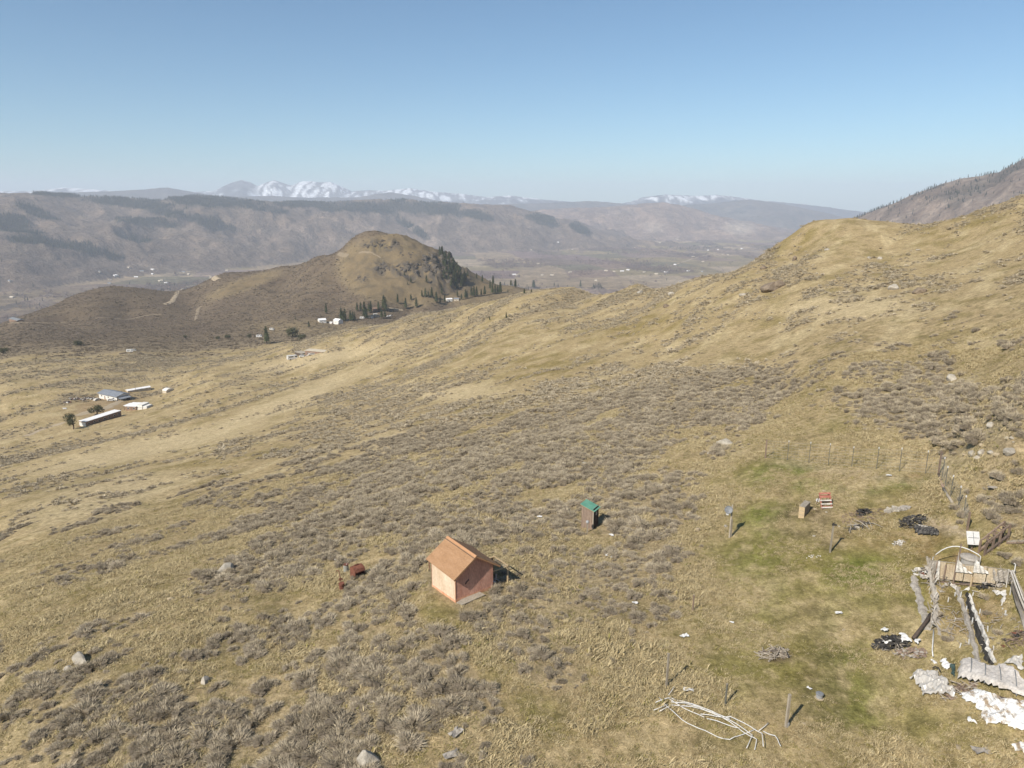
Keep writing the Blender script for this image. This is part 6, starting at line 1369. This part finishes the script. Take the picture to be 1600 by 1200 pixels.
# ================================================================== valley houses and tree clumps
VH = [(4.444, 0, 380, [(68, 265), (795, 228), (808, 226), (765, 258), (760, 283), (945, 238), (985, 197), (1060, 217), (1110, 265), (1125, 262), (1155, 278), (1275, 203), (1310, 218), (1575, 192), (895, 172), (1060, 185), (690, 200), (85, 378)]),
      (3.2, 700, 350, [(415, 130), (550, 92), (790, 235), (830, 240), (870, 238), (1090, 243), (1042, 252), (1135, 205), (1225, 165), (1375, 153), (1398, 155), (1275, 190), (1200, 237), (1270, 240), (470, 258), (520, 258), (610, 243), (930, 120), (450, 200), (330, 255), (1468, 125), (740, 285), (900, 232), (980, 243), (620, 128), (345, 258), (1350, 130), (1300, 132), (1148, 80), (1180, 92), (1060, 95)])]
vn = 0
def bearing(px): return 'far left of the valley floor' if px < 120 else ('valley floor left of the butte' if px < 400 else ('valley floor just right of the butte' if px < 880 else ('middle of the right valley floor' if px < 1040 else 'right end of the valley floor near the hill')))
for sc_, ox, oy, L in VH:
    for x, y in L:
        px, py = ox+x/sc_, oy+y/sc_; p = hit(px, py, 2300); rg = random.Random(vn); w_ = rg.uniform(10, 19); d_ = rg.uniform(8, 11); vn += 1; c_ = rg.choice(['white', 'pale beige', 'pale beige', 'grey'])
        t = empty('valley_house', p-Vector((0, 0, .5)), rg.uniform(-.6, .6), f'tiny {c_} building on the {bearing(px)}', 'house', f'tiny {c_} buildings on the {bearing(px)}')
        wm = {'white': 'wall_white', 'pale beige': 'wall_beige', 'grey': 'wall_beige'}[c_]; rm = {'white': 'roof_white', 'pale beige': 'wall_beige', 'grey': 'roof_blue'}[c_]
        MB().prism([(-d_/2, -2), (d_/2, -2), (d_/2, 3.5), (0, 6), (-d_/2, 3.5)], -w_/2, w_/2, 'x').build('wall', M[wm], t)
        m_ = MB()
        for s in (-1, 1): m_.add([(-w_/2-1, 0, 6.3), (w_/2+1, 0, 6.3), (w_/2+1, s*(d_/2+1), 3.1), (-w_/2-1, s*(d_/2+1), 3.1)], [(0, 1, 2, 3)])
        m_.build('roof', M[rm], t)
# bare groves and tree lines on the valley floor (one mass nobody could count)
mk = (GD > 2300) & (SRC == 0); gv = sst(0.10, 0.36, fbm(GX/420, GY/900, 4, 103))*mk+.03*mk
for cx, cy, rx, ry in ((60, 462, 50, 6), (70, 478, 50, 7), (120, 465, 40, 4), (905, 428, 22, 4), (800, 408, 60, 3), (960, 410, 60, 5), (1010, 395, 50, 3), (760, 432, 60, 4), (860, 385, 60, 3)): gv = gv+1.2*blob(cx, cy, rx, ry, px=PX, py=PY)*mk
M['grove'] = plant_mat('bare_valley_trees', (0.13, 0.095, 0.085), (0.21, 0.155, 0.125))
def grove_proto(seed):
    rg = random.Random(seed); mb = MB()
    for _ in range(30):
        d_ = Vector((rg.gauss(0, .35), rg.gauss(0, .35), rg.uniform(.05, .8))); q = .22; mb.add([d_+Vector((rg.uniform(-q, q), rg.uniform(-q, q), rg.uniform(-q, q))) for _ in range(3)], [(0, 1, 2)])
    return link('bare_tree', mb.v, mb.f, M['grove'])
proto_coll('grove', [grove_proto(s) for s in range(4)])
def mass(name, n, w, coll, s0, label, cat):
    area = np.abs((GD*np.gradient(AZ)[None, :])*np.gradient(GD, axis=0)); w = (w*area*((PX > -60) & (PX < 1660))).ravel(); w = w/w.sum(); idx = RNG.choice(len(w), n, p=w)
    a_ = GA.ravel()[idx]+RNG.uniform(-.5, .5, n)*.002; l_ = GL.ravel()[idx]+RNG.uniform(-.5, .5, n)*.006; X = np.exp(l_)*np.sin(a_); Y = np.exp(l_)*np.cos(a_); s = s0*RNG.uniform(.6, 1.3, n)
    scatter_obj(name, np.stack([X, Y, gi(GZ, X, Y)-.3], -1), np.stack([s*1.2, s*1.2, s], -1), rots(n, .02), coll, 4, label=label, cat=cat)
mass('valley_grove', 14000, gv, 'grove', 11, 'brown leafless groves and hedgerows on the valley floor', 'wood')
mass('valley_conifers', 500, gv, 'far_pine', 13, 'dark conifers dotted among the valley groves', 'wood')

# crags of the butte: dark rock masses on its face (nobody could count them)
cr_ = []
for s_ in range(5):
    me = boulder_mesh(80+s_, 1.0, 2); me.materials.append(M['rock_dark']); o = bpy.data.objects.new('crag', me); COL.objects.link(o); cr_.append(o)
M['crag'] = mat_wear('dark_crag', (0.06, 0.052, 0.043), (0.15, 0.12, 0.09), 1.2, bstr=.8, bd=.2)
for o in cr_: o.data.materials[0] = M['crag']
proto_coll('crag', cr_); rg = random.Random(5); CPT = []; CSC = []
for cx, cy, rx, ry, n_, s_ in ((680, 412, 26, 17, 70, 7), (697, 405, 8, 12, 22, 10), (640, 420, 26, 9, 34, 5), (600, 382, 30, 6, 34, 4.5), (597, 419, 13, 8, 26, 5), (566, 436, 9, 5, 12, 4), (640, 398, 22, 4, 12, 3.5), (500, 470, 50, 4, 26, 2.5)):
    for _ in range(n_):
        a = rg.uniform(0, 6.283); q = math.sqrt(rg.random()); p = hit(cx+rx*q*math.cos(a), cy+ry*q*math.sin(a), 700)
        s1 = s_*rg.uniform(.5, 1.3); CPT.append((p.x, p.y, p.z-.1*s1)); CSC.append((s1*rg.uniform(.8, 1.5), s1*rg.uniform(.7, 1.1), s1*rg.uniform(.6, 1.3)))
scatter_obj('butte_crags', CPT, CSC, rots(len(CPT), .25), 'crag', 5, label='dark rocky crags breaking through the face of the butte', cat='crags')
